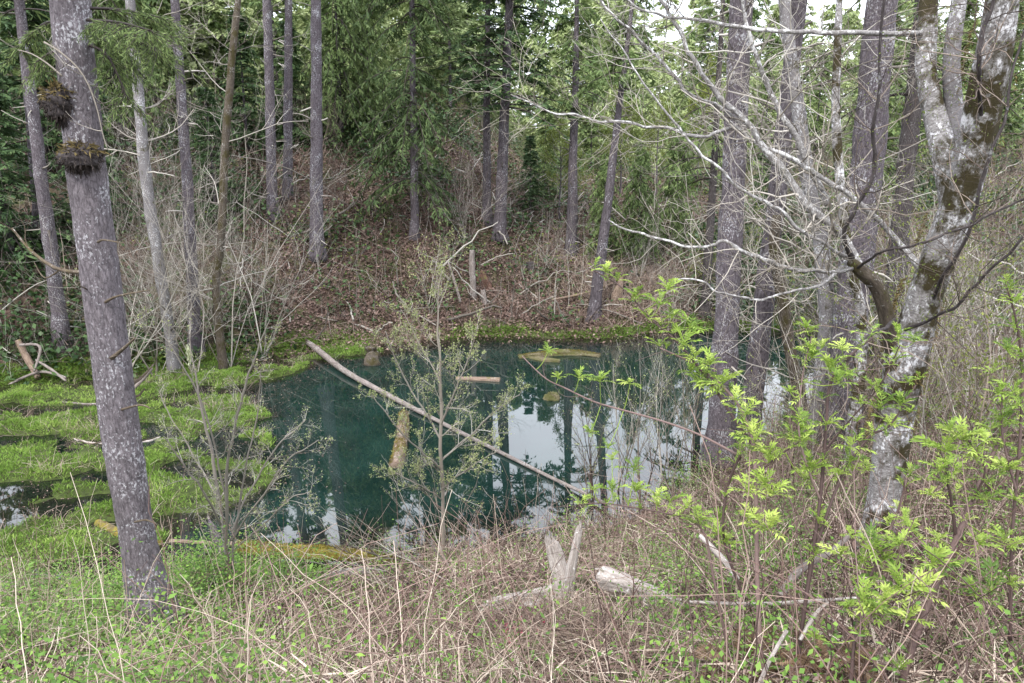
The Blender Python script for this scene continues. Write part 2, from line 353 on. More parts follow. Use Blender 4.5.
def dup(root, loc, rotz=0, sc=1, label=None):
    r = root.copy(); C.objects.link(r); r.location = tuple(float(x) for x in loc); r.rotation_euler = (0, 0, rotz); r.scale = (sc, sc, sc)
    if label: r['label'] = label
    for ch in list(root.children):
        c = ch.copy(); C.objects.link(c); c.parent = r
        for g in list(ch.children):
            d = g.copy(); C.objects.link(d); d.parent = c
    return r

# ------------------------------------------------------------------ the setting
def axis(segs):
    a = [np.linspace(s, e, n, endpoint=False) for s, e, n in segs]; return np.concatenate(a + [np.array([segs[-1][1]])])
gx = axis([(-420, -60, 12), (-60, -20, 40), (-20, 20, 230), (20, 60, 40), (60, 420, 12)])
gy = axis([(-60, -2, 12), (-2, 12, 100), (12, 32, 110), (32, 70, 60), (70, 420, 20)])
X, Y = np.meshgrid(gx, gy); Z = hterr(X, Y)
ny, nx = X.shape
ii = (np.arange(ny - 1)[:, None] * nx + np.arange(nx - 1)[None]).ravel()
gmask = sstep(.3, -.3, sdf(np.stack([X, Y], -1), MARSH)) * sstep(-.35, -.05, Z)
gmask = np.maximum(gmask, (.15 + .7 * sstep(.4, .6, fbm(X * .8, Y * .8, 63))) * sstep(1.1, .2, np.abs(sdf(np.stack([X, Y], -1), BASIN) - .2)))
gmask = np.maximum(gmask, .8 * sstep(34, 60, Y))
mb = MB(); mb.add(np.stack([X, Y, Z], -1), np.stack([ii, ii + 1, ii + nx + 1, ii + nx], -1), gmask.ravel())
solo('ground', mb, 'earth', (0, 0, 0), None, None, smooth=True, kind='structure')
wx = np.linspace(BASIN[:, 0].min() - 1, BASIN[:, 0].max() + 1, 160); wy = np.linspace(BASIN[:, 1].min() - 1, BASIN[:, 1].max() + 1, 90)
X, Y = np.meshgrid(wx, wy); ny, nx = X.shape; ii = (np.arange(ny - 1)[:, None] * nx + np.arange(nx - 1)[None]).ravel()
dep = sstep(.02, 1.15, -hterr(X, Y) * .8 - np.minimum(sdf(np.stack([X, Y], -1), BASIN), 0) * .08)
mb = MB(); mb.add(np.stack([X, Y, 0 * X], -1), np.stack([ii, ii + 1, ii + nx + 1, ii + nx], -1), dep.ravel())
solo('pond_water', mb, 'water', (0, 0, 0), None, None, smooth=True, kind='structure')

# ------------------------------------------------------------------ trees
def needles(mb, base, dr, rg, L, W, n_sub, sub=.55, droop=.25):
    """one twig blade and n_sub side blades for each base point"""
    N = len(base); up = np.array([0, 0, 1.])
    nor = nrm(up + rg.normal(0, .45, (N, 3)))
    rn = np.clip(rg.normal(.5, .22, N), 0, 1)
    leaves(mb, base, dr, nor, L, W, rn)
    sd = nrm(np.cross(dr, nor))
    for k in range(n_sub):
        f = .12 + .78 * (k + rg.random(N)) / n_sub; sg = np.where(rg.random(N) < .5, -1., 1.)
        d = nrm(dr * .75 + sd * (sg * (.5 + .5 * rg.random(N)))[:, None] + np.array([0, 0, -1.]) * (droop * rg.random(N))[:, None])
        leaves(mb, base + dr * (L * f)[:, None], d, nrm(nor + rg.normal(0, .3, (N, 3))), L * sub * (1.15 - .5 * f), W * .9, np.clip(rn + rg.normal(0, .15, N), 0, 1))
def crown(rg, org, axis_d, H, z0, Rm, nb, ntw, ll, lw, droop=.5, shape=.8, n_sub=3, rise=.1, gap=.25, az=None, topw=.0, azw=None):
    """branches from z0 to H along the trunk, foliage + branch meshes"""
    fo, br = MB(), MB()
    fr = np.sort(rg.random(nb)); z = z0 + (H - z0) * fr
    L = (Rm * ((1 - fr) ** shape * (1 - topw) + topw) * (.55 + .6 * rg.random(nb)) + .12)
    a = rg.random(nb) * 2 * PI
    if az is not None: a = az + rg.normal(0, azw or .6, nb)
    keep = rg.random(nb) > gap * rg.random(nb); z, L, a = z[keep], L[keep], a[keep]; n = len(z)
    o = np.asarray(org, float) + np.asarray(axis_d, float) * z[:, None]
    t = np.linspace(0, 1, 7)
    hor = np.stack([np.cos(a), np.sin(a), 0 * a], -1)
    ri = rise + rg.normal(0, .12, n)
    pt = o[:, None] + hor[:, None] * (L[:, None] * t)[..., None] + np.array([0, 0, 1.]) * ((ri * L)[:, None] * t - (droop * L * (.7 + .5 * rg.random(n)))[:, None] * t ** 2)[..., None]
    tubes(br, pt, np.linspace(1, .25, 7) * (.008 + .011 * L)[:, None], 3, rg.random(n), cap=False)
    T = (rg.random((n, ntw)) ** .8) * .92 + .08
    q = T * 6; i = np.minimum(q.astype(int), 5); f = (q - i)[..., None]; bi = np.arange(n)[:, None]
    base = pt[bi, i] * (1 - f) + pt[bi, i + 1] * f; d = nrm(pt[bi, i + 1] - pt[bi, i])
    sd = nrm(np.cross(d, np.array([0, 0, 1.]))); sg = np.where(rg.random((n, ntw)) < .5, -1., 1.)[..., None]
    tw = nrm(d * .55 + sd * sg * (.35 + .75 * rg.random((n, ntw, 1))) + np.array([0, 0, -1.]) * (droop * .9 * rg.random((n, ntw, 1))))
    LL = ll * (.6 + .7 * rg.random((n, ntw))) * np.clip(1.25 - T * .7, .3, 1.2)
    needles(fo, base.reshape(-1, 3), tw.reshape(-1, 3), rg, LL.ravel(), np.full(LL.size, lw) * (.7 + .6 * rg.random(LL.size)), n_sub, droop=droop)
    return fo, br
def trunk_line(base, d, H, r0, n=14, wob=.04, rg=None, tip=.15):
    t = np.linspace(0, 1, n); p = base + np.asarray(d) * (t * H)[:, None]
    if rg is not None:
        k = rg.normal(0, wob, (n, 3)); k[0] = 0; k[:, 2] = 0; p = p + np.cumsum(k, 0) * .5
    r = r0 * (1 - t * (1 - tip)); r = r * (1 + .35 * np.exp(-t * H / .35)); return p, r
def stubs(rg, p, r, n, lo, hi, L=(.15, .6), up=.2):
    """dead branch stubs on a trunk polyline"""
    K = len(p); ms = []
    for k in range(n):
        m = MB()
        f = lo + (hi - lo) * rg.random(); i = min(int(f * (K - 1)), K - 2); g = f * (K - 1) - i
        c = p[i] * (1 - g) + p[i + 1] * g; rr = r[i]; a = rg.random() * 2 * PI; l = rg.uniform(*L)
        d = np.array([math.cos(a), math.sin(a), rg.normal(up, .35)]); e = c + d * (rr + l)
        mid = c + d * (rr + l * .5) + rg.normal(0, .04 * l, 3)
        w0 = min(rr * .22, .03) * rg.uniform(.5, 1.1)
        tubes(m, spl([c + d * rr * .7, mid, e], 5), np.linspace(w0, w0 * .45, 5), 4, rg.random()); ms.append(m)
    return ms
def solve_base(p0, p1, Yd, base_px=None):
    """trunk axis seen through two pixels at distance Yd; foot where it meets the ground"""
    a, bb = P(*p0, Yd), P(*p1, Yd); d = nrm(a - bb)
    if d[2] < 0: d = -d
    c = bb.copy()
    for k in range(60):
        e = c[2] - (max(h1(c[0], c[1]), -.3) - .12)
        c = c - d * e / max(d[2], .3)
    return c, d
LANDMARK = {}
def conifer_tree(name, label, p0, p1, Yd, wpx, H, mat='bark_grey', clear=None, Rm=2.6, nb=70, ntw=14, nmat='needle_mid', droop=.5, seed=1, nst=14, group=None, ll=.45, lw=.06, shape=.8, st_hi=.6, gap=.25, kw={}, dead=0, stl=(.15, .6), sides=12):
    rg = np.random.default_rng(seed); c, d = solve_base(p0, p1, Yd)
    r0 = wpx * m_per_px(P(*p1, Yd)) / 2
    th = thing(name, label, 'tree', c, group); LANDMARK[label] = c
    p, r = trunk_line(c, d, H, r0, 18, .02, rg); mb = MB(); K = 150 if Yd < 24 else 80; tubes(mb, spl(p, K), np.interp(np.linspace(0, 1, K), np.linspace(0, 1, 18), r), sides * 2, lump=.1, flute=.25, rough=.08, fr=9)
    part('trunk', mb, mat, th, True)
    for m_ in stubs(rg, p, r, nst, .03, st_hi, stl): part('branch_stub', m_, 'twig_grey', th)
    if dead:
        for k in range(dead):
            m2 = MB()
            f = rg.uniform(.15, st_hi); i = int(f * 17); a = rg.random() * 2 * PI; l = rg.uniform(.8, 2.2)
            dd = np.array([math.cos(a), math.sin(a), rg.normal(-.1, .2)])
            grow(rg, p[i], dd, l, .014, 0, 2, m2, nch=5); part('dead_branch', m2, 'twig_grey', th)
    if clear is not None:
        fo, br = crown(rg, c, d, H, clear, Rm, nb, ntw, ll, lw, droop, shape, gap=gap, **kw)
        part('crown', fo, nmat, th); part('branches', br, 'twig_dark', th)
    return th, c, d, r0
def grow(rg, p, d, L, r, lv, mx, mb, nch=6, wob=.16, up=.12, n=7, ang=.75, shrink=.55, start=.2, tipr=.35, log=None, side=3):
    """recursive bare twigs; log collects (points, level)"""
    pts = [np.asarray(p, float)]; d = nrm(np.asarray(d, float)); st = L / (n - 1)
    for k in range(n - 1):
        d = nrm(d + rg.normal(0, wob, 3) + np.array([0, 0, up * (.5 + .5 * lv)])); pts.append(pts[-1] + d * st)
    pts = np.array(pts); tubes(mb, pts, np.linspace(r, max(r * tipr, .0012), n), 6 if lv == 0 and r > .02 else side, rg.random(), cap=False)
    if log is not None: log.append((pts, lv))
    if lv < mx:
        for k in range(nch):
            f = start + (1 - start) * (k + rg.random()) / nch; i = min(int(f * (n - 1)), n - 2); g = f * (n - 1) - i
            q = pts[i] * (1 - g) + pts[i + 1] * g; dd = nrm(pts[i + 1] - pts[i])
            s = nrm(np.cross(dd, rg.normal(0, 1, 3))); a = ang * rg.uniform(.7, 1.25)
            grow(rg, q, dd * math.cos(a) + s * math.sin(a), L * shrink * rg.uniform(.6, 1.15) * (1.15 - .5 * f), r * (1 - f * (1 - tipr)) * .6, lv + 1, mx, mb, max(2, nch - 1), wob, up, max(4, n - 1), ang, shrink, start, tipr, log, side)
    return pts

# --- near spruce on the left
rg = np.random.default_rng(5)
c = G(158, 628); c[2] -= .15; YN = c[1]
ctl = [np.append(c, .30)] + [np.append(P(x, y, YN), m_per_px(P(x, y, YN)) * wd / 2) for x, y, wd in [(143, 565, 35), (124, 450, 35.5), (109, 340, 36), (93, 220, 36), (81, 120, 36), (69, 0, 37.5)]]
e = np.array(ctl[-1]); dd = nrm(ctl[-1][:3] - ctl[-3][:3])
ctl += [np.append(e[:3] + dd * 7, .2), np.append(e[:3] + dd * 14, .1), np.append(e[:3] + dd * 19, .02)]
pl = spl(ctl, 70); th = thing('spruce_tree', 'large leaning grey spruce trunk with two bristly burls, nearest tree at the marsh edge', 'tree', c)
mb = MB(); pl2 = spl(pl, 420); tubes(mb, pl2[:, :3], pl2[:, 3], 56, lump=.05, flute=.2, rough=.07, fr=11); part('trunk', mb, 'bark_near', th, True)
def burl(px, py, w_, h_, dx):
    m1, m2 = MB(), MB(); ct = P(px, py, YN - .12); k = m_per_px(ct); nu, nv = 28, 18
    u = np.linspace(0, 2 * PI, nu, endpoint=False); v = np.linspace(.03, PI - .03, nv); U, V = np.meshgrid(u, v)
    nn = np.stack([np.sin(V) * np.cos(U), np.sin(V) * np.sin(U), np.cos(V)], -1)
    rr = .85 + .4 * (fbm(U * 2.5 + nn[..., 2] * 3, V * 4 + px, 3, 4) - .5) * 2
    q = ct + nn * rr[..., None] * np.array([w_ * k / 2, w_ * k / 2, h_ * k / 2])
    a = (np.arange(nv - 1)[:, None] * nu + np.arange(nu)[None]).ravel(); b2 = (np.arange(nv - 1)[:, None] * nu + (np.arange(nu)[None] + 1) % nu).ravel()
    m1.add(q, np.stack([a, b2, b2 + nu, a + nu], -1)); o = part('burl', m1, 'bark_dark', th, True)
    n = 700; f = rg.integers(0, nv, n), rg.integers(0, nu, n); bs = q[f]; nr = nn[f]
    tp = bs + nr * rg.uniform(.005, .028, (n, 1)) + np.array([0, 0, -1]) * rg.uniform(0, .04, (n, 1))
    tubes(m2, np.stack([bs - nr * .01, (bs + tp) / 2 + rg.normal(0, .006, (n, 3)), tp], 1), np.array([.005, .004, .002]) * np.ones((n, 1)), 3, rg.random(n), cap=False)
    part('burl_twigs', m2, 'twig_dark', o)
    m3 = MB(); n = 420; f = rg.integers(0, 7, n), rg.integers(0, nu, n); bs = q[f]; leaves(m3, bs, nn[f] * .6 + np.array([0, 0, -.5]) + rg.normal(0, .4, (n, 3)), rg.normal(0, 1, (n, 3)), rg.uniform(.03, .09, n), .012, rg.random(n)); part('burl_moss', m3, 'needle_brown', o)
burl(81, 158, 44, 30, 0); burl(60, 104, 34, 38, -1)
m1 = MB()
for pts, r_ in [([(97, 262, .1), (112, 246, .25), (125, 236, .3)], .018), ([(95, 268, 0), (80, 272, .1), (55, 268, .25), (30, 250, .35), (12, 228, .4)], .033), ([(62, 268, .2), (45, 278, .4), (34, 262, .5)], .012),
                ([(112, 358, -.15), (124, 348, -.35), (135, 338, -.5)], .028), ([(128, 385, .1), (141, 378, .25), (154, 364, .4)], .028), ([(128, 396, .1), (138, 396, .2), (145, 388, .25)], .022),
                ([(104, 303, -.1), (118, 296, -.25), (150, 290, -.3)], .02), ([(116, 436, 0), (92, 444, .2), (75, 438, .3)], .014), ([(128, 445, 0), (145, 440, .2), (160, 436, .25)], .014), ([(135, 522, -.2), (146, 520, -.3), (156, 524, -.35)], .016),
                ([(100, 360, .1), (112, 357, -.2), (118, 355, -.3)], .012), ([(98, 242, -.2), (104, 240, -.4), (122, 243, -.5)], .016), ([(88, 290, -.1), (80, 286, -.3), (74, 286, -.4)], .01), ([(120, 410, -.1), (140, 405, -.3), (150, 408, -.4)], .018)]:
    m1 = MB(); q = spl([P(x, y, YN + dy) for x, y, dy in pts], 9); tubes(m1, q, np.linspace(r_, r_ * .35, 9) * .72, 6, rg.random(), lump=.1)
    for k in range(2 if len(pts) > 4 else 0): grow(rg, q[6 + k], q[8] - q[6] + np.array([0, 0, .1]), .35, .006, 0, 1, m1, 3)
    part('branch_stub', m1, 'stub', th)
m1 = MB(); q = spl([P(x, y, YN - .35) for x, y in [(44, 42), (60, 52), (78, 68), (90, 88), (98, 112), (103, 135), (108, 150)]], 16); tubes(m1, q, np.linspace(.008, .0035, 16), 5, .42)
q2 = spl([P(x, y, YN - .3) for x, y in [(18, 50), (32, 54), (48, 64), (62, 76)]], 10); tubes(m1, q2, np.linspace(.0035, .008, 10), 5, .45)
for k in range(10): grow(rg, q[3 + k], rg.normal(0, 1, 3), .3, .004, 0, 1, m1, 3)
part('dead_branch', m1, 'twig_grey', th)
# drooping green boughs
fo, br = MB(), MB()
for x0, y0, x1, y1, dy, n in [(85, 30, 160, 52, -.5, 60), (85, 20, 150, 30, -.8, 60), (80, 36, 135, 66, .5, 55), (88, 45, 128, 100, -.3, 30), (66, 50, 36, 62, -.1, 24), (60, 20, 20, 50, .5, 40), (86, 8, 170, 20, .4, 60)]:
    q = spl([P(x0, y0, YN), P((x0 + x1) / 2, min(y0, y1) * .6 + (y0 + y1) * .2, YN + dy * .6), P(x1, y1, YN + dy)], 12); tubes(br, q, np.linspace(.013, .004, 12), 4, .3)
    i = rg.integers(2, 11, n); bs = q[i] + (q[np.minimum(i + 1, 11)] - q[i]) * rg.random((n, 1)); d = nrm(q[np.minimum(i + 1, 11)] - q[i]); sdv = nrm(np.cross(d, [0, 0, 1.]))
    tw = nrm(d * .5 + sdv * rg.choice([-1, 1], (n, 1)) * .6 + np.array([0, 0, -1]) * rg.uniform(.1, .9, (n, 1))); L = rg.uniform(.14, .36, n)
    tubes(br, np.stack([bs, bs + tw * L[:, None]], 1), np.array([.004, .0015]) * np.ones((n, 1)), 3, rg.random(n), cap=False)
    for k in range(26):
        f = rg.random(n); leaves(fo, bs + tw * (L * f)[:, None], tw + rg.normal(0, .55, (n, 3)) + np.array([0, 0, -.25]), rg.normal(0, 1, (n, 3)), rg.uniform(.03, .075, n), .0065, rg.random(n))
part('green_boughs', fo, 'needle_mid', th); part('bough_twigs', br, 'twig_dark', th)
fo, br = crown(rg, ctl[-4][:3], dd, 19, 2.5, 3.2, 70, 16, .5, .06, .5); part('crown', fo, 'needle_mid', th); part('branches', br, 'twig_dark', th)

# --- trunks standing on the far bank and the right shore
G_TR = None
TR = [
 ('fir_tree', 'slim grey fir trunk on the left bank behind the large leaning spruce', (30, 90), (62, 340), 20.9, 14.5, 19, dict(clear=9, seed=21, nst=26)),
 ('fir_tree', 'straight pale grey trunk between the mottled alder and the mossy dark stem', (175, 0), (195, 330), 21.5, 12.5, 20, dict(clear=11, seed=22, nst=30, dead=6)),
 ('fir_tree', 'left one of the close pair of thin straight trunks on the far bank', (267, 0), (275, 280), 28.5, 10.5, 22, dict(clear=12, seed=23, nst=34, dead=5)),
 ('fir_tree', 'right one of the close pair of thin straight trunks on the far bank', (289, 0), (287, 265), 29.5, 9.5, 20, dict(clear=9.6, seed=24, nst=34, dead=6)),
 ('fir_tree', 'tall purple grey trunk on the far bank above the head of the long fallen log', (315, 0), (318, 303), 27, 13, 24, dict(clear=12, seed=25, nst=36, dead=5)),
 ('hemlock_tree', 'drooping dark green hemlock with slender trunk in the middle of the far bank', (412, 60), (415, 275), 29, 8.5, 17, dict(clear=1.6, Rm=2.4, nb=190, ntw=26, gap=.15, droop=.75, seed=26, nmat='needle_deep', shape=.55, mat='bark_far', ll=.5, lw=.05)),
 ('fir_tree', 'thinner trunk of the two firs behind the grey snag and reddish stump', (489, 60), (486, 270), 31.5, 9, 15, dict(clear=6.2, Rm=2.2, nb=120, ntw=24, seed=27, nmat='needle_dark', mat='bark_far', droop=.35, ll=.45)),
 ('fir_tree', 'thicker dark trunk of the two firs behind the grey snag and reddish stump', (507, 60), (498, 275), 31, 12, 18, dict(clear=5.2, Rm=3.0, nb=190, ntw=28, gap=.1, seed=28, nmat='needle_dark', mat='bark_far', droop=.3, ll=.5, lw=.07)),
 ('fir_tree', 'lone grey trunk with lichen on the far slope right of the two dark firs', (575, 100), (571, 280), 31.5, 11.5, 12, dict(clear=5.5, Rm=1.8, nb=50, ntw=18, seed=29, mat='bark_far', droop=.6, nst=24)),
 ('fir_tree', 'leaning dark trunk rising from the far waterline beside the brown bare patch', (622, 90), (592, 330), 26, 12.5, 12, dict(clear=7.5, Rm=1.5, nb=36, ntw=18, seed=30, mat='bark_far', nst=24, dead=4)),
 ('fir_tree', 'thick lichen grey trunk left of its thinner neighbour at the right shore', (743, 30), (722, 420), 14.2, 27, 24, dict(clear=15, seed=31, nst=30, sides=16, dead=5)),
 ('fir_tree', 'thinner purple grey trunk close beside the thick right shore trunk', (778, 170), (752, 400), 16, 21, 22, dict(clear=14, seed=32, nst=24, sides=14, mat='bark_far', dead=4)),
 ('fir_tree', 'thickest pale grey trunk behind the long white alder limbs', (880, 0), (848, 350), 13, 36, 24, dict(clear=10, seed=33, nst=26, sides=18, dead=6)),
 ('fir_tree', 'dark barked trunk between the thickest pale trunk and the mossy alder', (915, 80), (900, 240), 20, 22, 19, dict(clear=7, seed=34, nst=20, mat='bark_dark', Rm=3)),
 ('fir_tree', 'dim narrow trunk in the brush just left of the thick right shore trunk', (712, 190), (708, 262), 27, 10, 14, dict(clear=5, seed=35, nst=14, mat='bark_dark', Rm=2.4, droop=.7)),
 ('fir_tree', 'faint thin trunk at the left edge behind the leaning spruce', (20, 0), (33, 150), 25, 11, 20, dict(clear=7.2, seed=36, nst=20, mat='bark_far', Rm=2.6, nmat='needle_mid')),
]
for nm, lb, p0, p1, Yd, wp, H, kw in TR: conifer_tree(nm, lb, p0, p1, Yd, wp, H, **kw)
for nm, lb, ps, Yd, seed, mat in [('alder_tree', 'pale mottled alder trunk in bare twigs beside the large leaning spruce', [(170, 335, 11), (158, 260, 11), (146, 180, 11), (138, 90, 10), (130, 0, 9), (126, -70, 5)], 20.3, 41, 'bark_mottled'),
        ('maple_tree', 'dark mossy stem with fine bare branches left of the straight far bank trunks', [(216, 290, 8), (221, 240, 8), (225, 150, 8), (232, 60, 7), (238, 0, 6), (243, -70, 3)], 20.6, 42, 'bark_mossy'),
        ('alder_tree', 'grey lichen mottled trunk just left of the slim white stem', [(826, 330, 15), (822, 250, 15), (808, 180, 14), (797, 100, 13), (786, 20, 12), (776, -80, 8)], 13.5, 43, 'bark_mottled'),
        ('birch_tree', 'slim white mottled stem between the grey mottled trunk and thickest trunk', [(862, 340, 11), (850, 260, 10), (841, 190, 9.5), (836, 120, 9), (837, 60, 8), (842, -60, 5)], 11.5, 44, 'bark_alder'),
        ('snag', 'crooked brown mossy snag right of the thinner purple grey trunk', [(800, 400, 13), (790, 350, 12), (781, 290, 12), (774, 245, 11), (777, 215, 9)], 14.6, 45, 'bark_mossy')]:
    rg = np.random.default_rng(seed); ct = [np.append(P(x, y, Yd), m_per_px(P(x, y, Yd)) * wd / 2) for x, y, wd in ps]
    f = ct[0].copy(); f[2] = max(h1(f[0], f[1]), -.2) - .1; f[3] *= 1.25
    ct = [f] + ct if f[2] < ct[0][2] - .15 else [f] + ct[1:]
    q = spl(ct, 36); th = thing(nm, lb, 'tree' if nm != 'snag' else 'snag', f[:3]); mb = MB(); tubes(mb, q[:, :3], q[:, 3], 10, lump=.12); part('trunk', mb, mat, th, True)
    for k in range(26 if nm != 'snag' else 6):
        m2 = MB(); i = rg.integers(5, 35); a = rg.random() * 2 * PI; grow(rg, q[i, :3], [math.cos(a), math.sin(a), .35], rg.uniform(.8, 2.3), max(q[i, 3] * .16, .006), 0, 2, m2, 6, up=.03); part('branch', m2, 'twig_grey', th)

# ------------------------------------------------------------------ the wood behind: templates, then one copy per tree
def template(name, seed, H, clear, Rm, nb, ntw, ll, lw, droop, nmat, shape, n_sub=3, r0=.11, bare=False):
    rg = np.random.default_rng(seed); th = thing(name, 'x', 'tree', (0, 0, 0)); z = np.array([0, 0, 1.])
    p, r = trunk_line(np.zeros(3), z, H, r0, 12, .02, rg); p[:, 2] -= .15; mb = MB(); tubes(mb, p, r, 7); part('trunk', mb, 'bark_far', th, True)
    fo, br = crown(rg, (0, 0, 0), z, H, clear, Rm, nb, ntw, ll, lw, droop, shape, n_sub); part('crown', fo, nmat, th); part('branches', br, 'twig_dark', th)
    return th, fo
def template_leafy(name, seed, H, nmat, n_leaf, lsz, mat='bark_far', spread=.9):
    rg = np.random.default_rng(seed); th = thing(name, 'x', 'tree', (0, 0, 0)); z = np.array([0, 0, 1.])
    m, lg = MB(), []; p, r = trunk_line(np.zeros(3), z, H, .09, 12, .07, rg); p[:, 2] -= .1; m0 = MB(); tubes(m0, p, r, 7); part('trunk', m0, mat, th, True)
    for k in range(22):
        i = rg.integers(3, 12); a = rg.random() * 2 * PI; grow(rg, p[min(i, 11)], [math.cos(a) * spread, math.sin(a) * spread, .7], rg.uniform(.2, .34) * H * (1.25 - i / 16), .03, 0, 2, m, 5, log=lg)
    part('branches', m, 'twig_grey', th)
    q = np.concatenate([x for x, lv in lg if lv >= 1]); b = q[rg.integers(0, len(q), n_leaf)] + rg.normal(0, .12, (n_leaf, 3)); fo = MB()
    leaves(fo, b, rg.normal(0, 1, (n_leaf, 3)) + [0, 0, .2], rg.normal(0, 1, (n_leaf, 3)), rg.uniform(.6, 1.3, n_leaf) * lsz, rg.uniform(.5, .8, n_leaf) * lsz, np.clip(rg.normal(.5, .22, n_leaf), 0, 1)); part('crown', fo, nmat, th)
    return th, fo
TA, fA = template('hemlock_tree', 101, 8, .3, 2.1, 150, 20, .5, .075, .35, 'needle_dark', .75)
TB, fB = template('cedar_tree', 102, 9, .8, 2.3, 150, 20, .55, .06, .95, 'needle_mid', .6)
TC_, fC = template('fir_tree', 103, 10, 1.0, 2.4, 140, 18, .6, .09, .3, 'needle_hazed', .75)  # firs whose needle colour is paled in place of haze
TD, fD = template_leafy('maple_tree', 104, 8, 'leaf_spring', 5200, .13)
TE, fE = template('fir_tree', 105, 10, 1.2, 2.0, 150, 20, .5, .08, .45, 'needle_mid', .7)
used = set()
def plant_copy(T, H0, px, Yd, H, label, group=None, rz=None, sink=0):
    x = P(px, 200, Yd)[0]; z = h1(x, Yd) - sink; sc = H / H0; rz = R.random() * 6.28 if rz is None else rz
    if T.name not in used:
        used.add(T.name); T.location = (x, Yd, z); T.rotation_euler = (0, 0, rz); T.scale = (sc,) * 3; T['label'] = label; o = T
    else: o = dup(T, (x, Yd, z), rz, sc, label)
    if group: o['group'] = group
    elif 'group' in o: del o['group']
    return o
GB = 'trees of the wood on the far bank'
for T, H0, px, Yd, H, lb in [
    (TA, 8, 4, 23.5, 6.5, 'bushy dark young hemlock at the left edge beside the slim left bank trunk'),
    (TA, 8, 95, 25.5, 6.0, 'dark young hemlock showing around the large leaning spruce'),
    (TA, 8, 52, 28, 8.5, 'taller dark hemlock behind the slim left bank trunk'),
    (TE, 10, 20, 34, 12, 'mid green fir rising behind the dark hemlocks at the left edge'),
    (TB, 9, 130, 32, 9.5, 'mid green cedar between the large leaning spruce and the pale mottled alder'),
    (TA, 8, 215, 28, 4.6, 'low dark hemlock behind the mossy dark stem'),
    (TA, 8, 252, 33, 5.4, 'dark hemlock right beside the close pair of thin trunks'),
    (TA, 8, 298, 35, 5.2, 'dark hemlock between the close pair and the purple grey trunk'),
    (TC_, 10, 170, 40, 12, 'pale green fir behind the straight pale grey trunk'),
    (TC_, 10, 228, 42, 12, 'pale green fir behind the mossy dark stem'),
    (TE, 10, 285, 40, 11, 'mid green fir behind the close pair of thin trunks'),
    (TB, 9, 345, 36, 9.0, 'drooping green cedar left of the dark green hemlock, over the debris slope'),
    (TB, 9, 374, 37.5, 7.0, 'drooping cedar just behind and left of the dark green hemlock'),
    (TC_, 10, 352, 44, 12, 'pale fir above and behind the drooping cedars'),
    (TC_, 10, 452, 44, 9.6, 'pale yellow green fir between the dark hemlock and the two firs'),
    (TC_, 10, 432, 52, 12, 'tall pale fir high on the slope behind the dark hemlock'),
    (TC_, 10, 470, 50, 10, 'pale fir directly behind the thinner of the two firs'),
    (TA, 8, 530, 36, 3.4, 'short dark hemlock right of the two dark firs'),
    (TE, 10, 545, 40, 5.0, 'mid green fir behind the two dark firs'),
    (TD, 8, 560, 36, 4.6, 'small spring green maple left of the lone lichen trunk'),
    (TB, 9, 605, 31, 4.4, 'drooping cedar behind the leaning waterline trunk'),
    (TB, 9, 640, 31, 4.9, 'drooping cedar over the brown bare patch on the right of the pond'),
    (TB, 9, 676, 33, 5.4, 'drooping cedar left of the dim narrow trunk'),
    (TD, 8, 620, 42, 5.2, 'spring green maple behind the leaning waterline trunk'),
    (TD, 8, 655, 40, 5.0, 'spring green maple above the drooping cedars'),
    (TD, 8, 695, 44, 6.0, 'spring green maple behind the thick right shore trunk'),
    (TE, 10, 590, 52, 7.6, 'mid green fir high behind the lone lichen trunk'),
    (TA, 8, 762, 34, 3.6, 'dark hemlock between the two right shore trunks'),
    (TE, 10, 810, 48, 6.5, 'mid green fir on the dry slope behind the grey mottled trunk'),
    (TE, 10, 760, 56, 7.5, 'mid green fir high behind the two right shore trunks'),
    (TE, 10, 905, 44, 9, 'green fir top showing over the dark barked trunk'),
    (TE, 10, 985, 40, 8.5, 'green fir standing behind the forked top of the mossy alder'),
    (TE, 10, 868, 36, 9, 'fir crown showing against the sky behind the thickest pale trunk'),
    (TE, 10, 940, 36, 8.6, 'fir crown against the sky left of the alder fork'),
    (TC_, 10, 868, 58, 12, 'pale fir far up the dry slope behind the thickest pale trunk'),
    (TC_, 10, 1010, 52, 12, 'pale fir far up the slope at the right edge'),
    (TE, 10, 700, 100, 15, 'fir crown against the sky left of the thick right shore trunk'),
    ]:
    plant_copy(T, H0, px, Yd, H, lb, GB)
# far-off wood, one mass
rg = np.random.default_rng(77); mbs = {}
def far_copy(mbx, fo, x, y, z, sc, rz):
    c, s = math.cos(rz), math.sin(rz); v = np.concatenate(fo.v); v = v @ np.array([[c, s, 0], [-s, c, 0], [0, 0, 1]]) * sc + [x, y, z]
    r = np.clip(np.concatenate(fo.r) + rg.normal(0, .12), 0, 1); n = 0; off = mbx.n
    mbx.v.append(v); mbx.r.append(r); mbx.b.append(v); mbx.n += len(v)
    for f in fo.f: mbx.f.append(f + off)
sm = {}
def small(key, *a):
    rgs = np.random.default_rng(a[0]); sm[key] = [crown(rgs, (0, 0, 0), np.array([0, 0, 1.]), 10, .5, 2.3, 64, 11, .8, .15, a[1] + .1 * k, a[2], 2)[0] for k in range(2)]
small('p', 201, .3, .75); small('m', 202, .5, .7)
FW = {'p': MB(), 'm': MB()}
k = 0
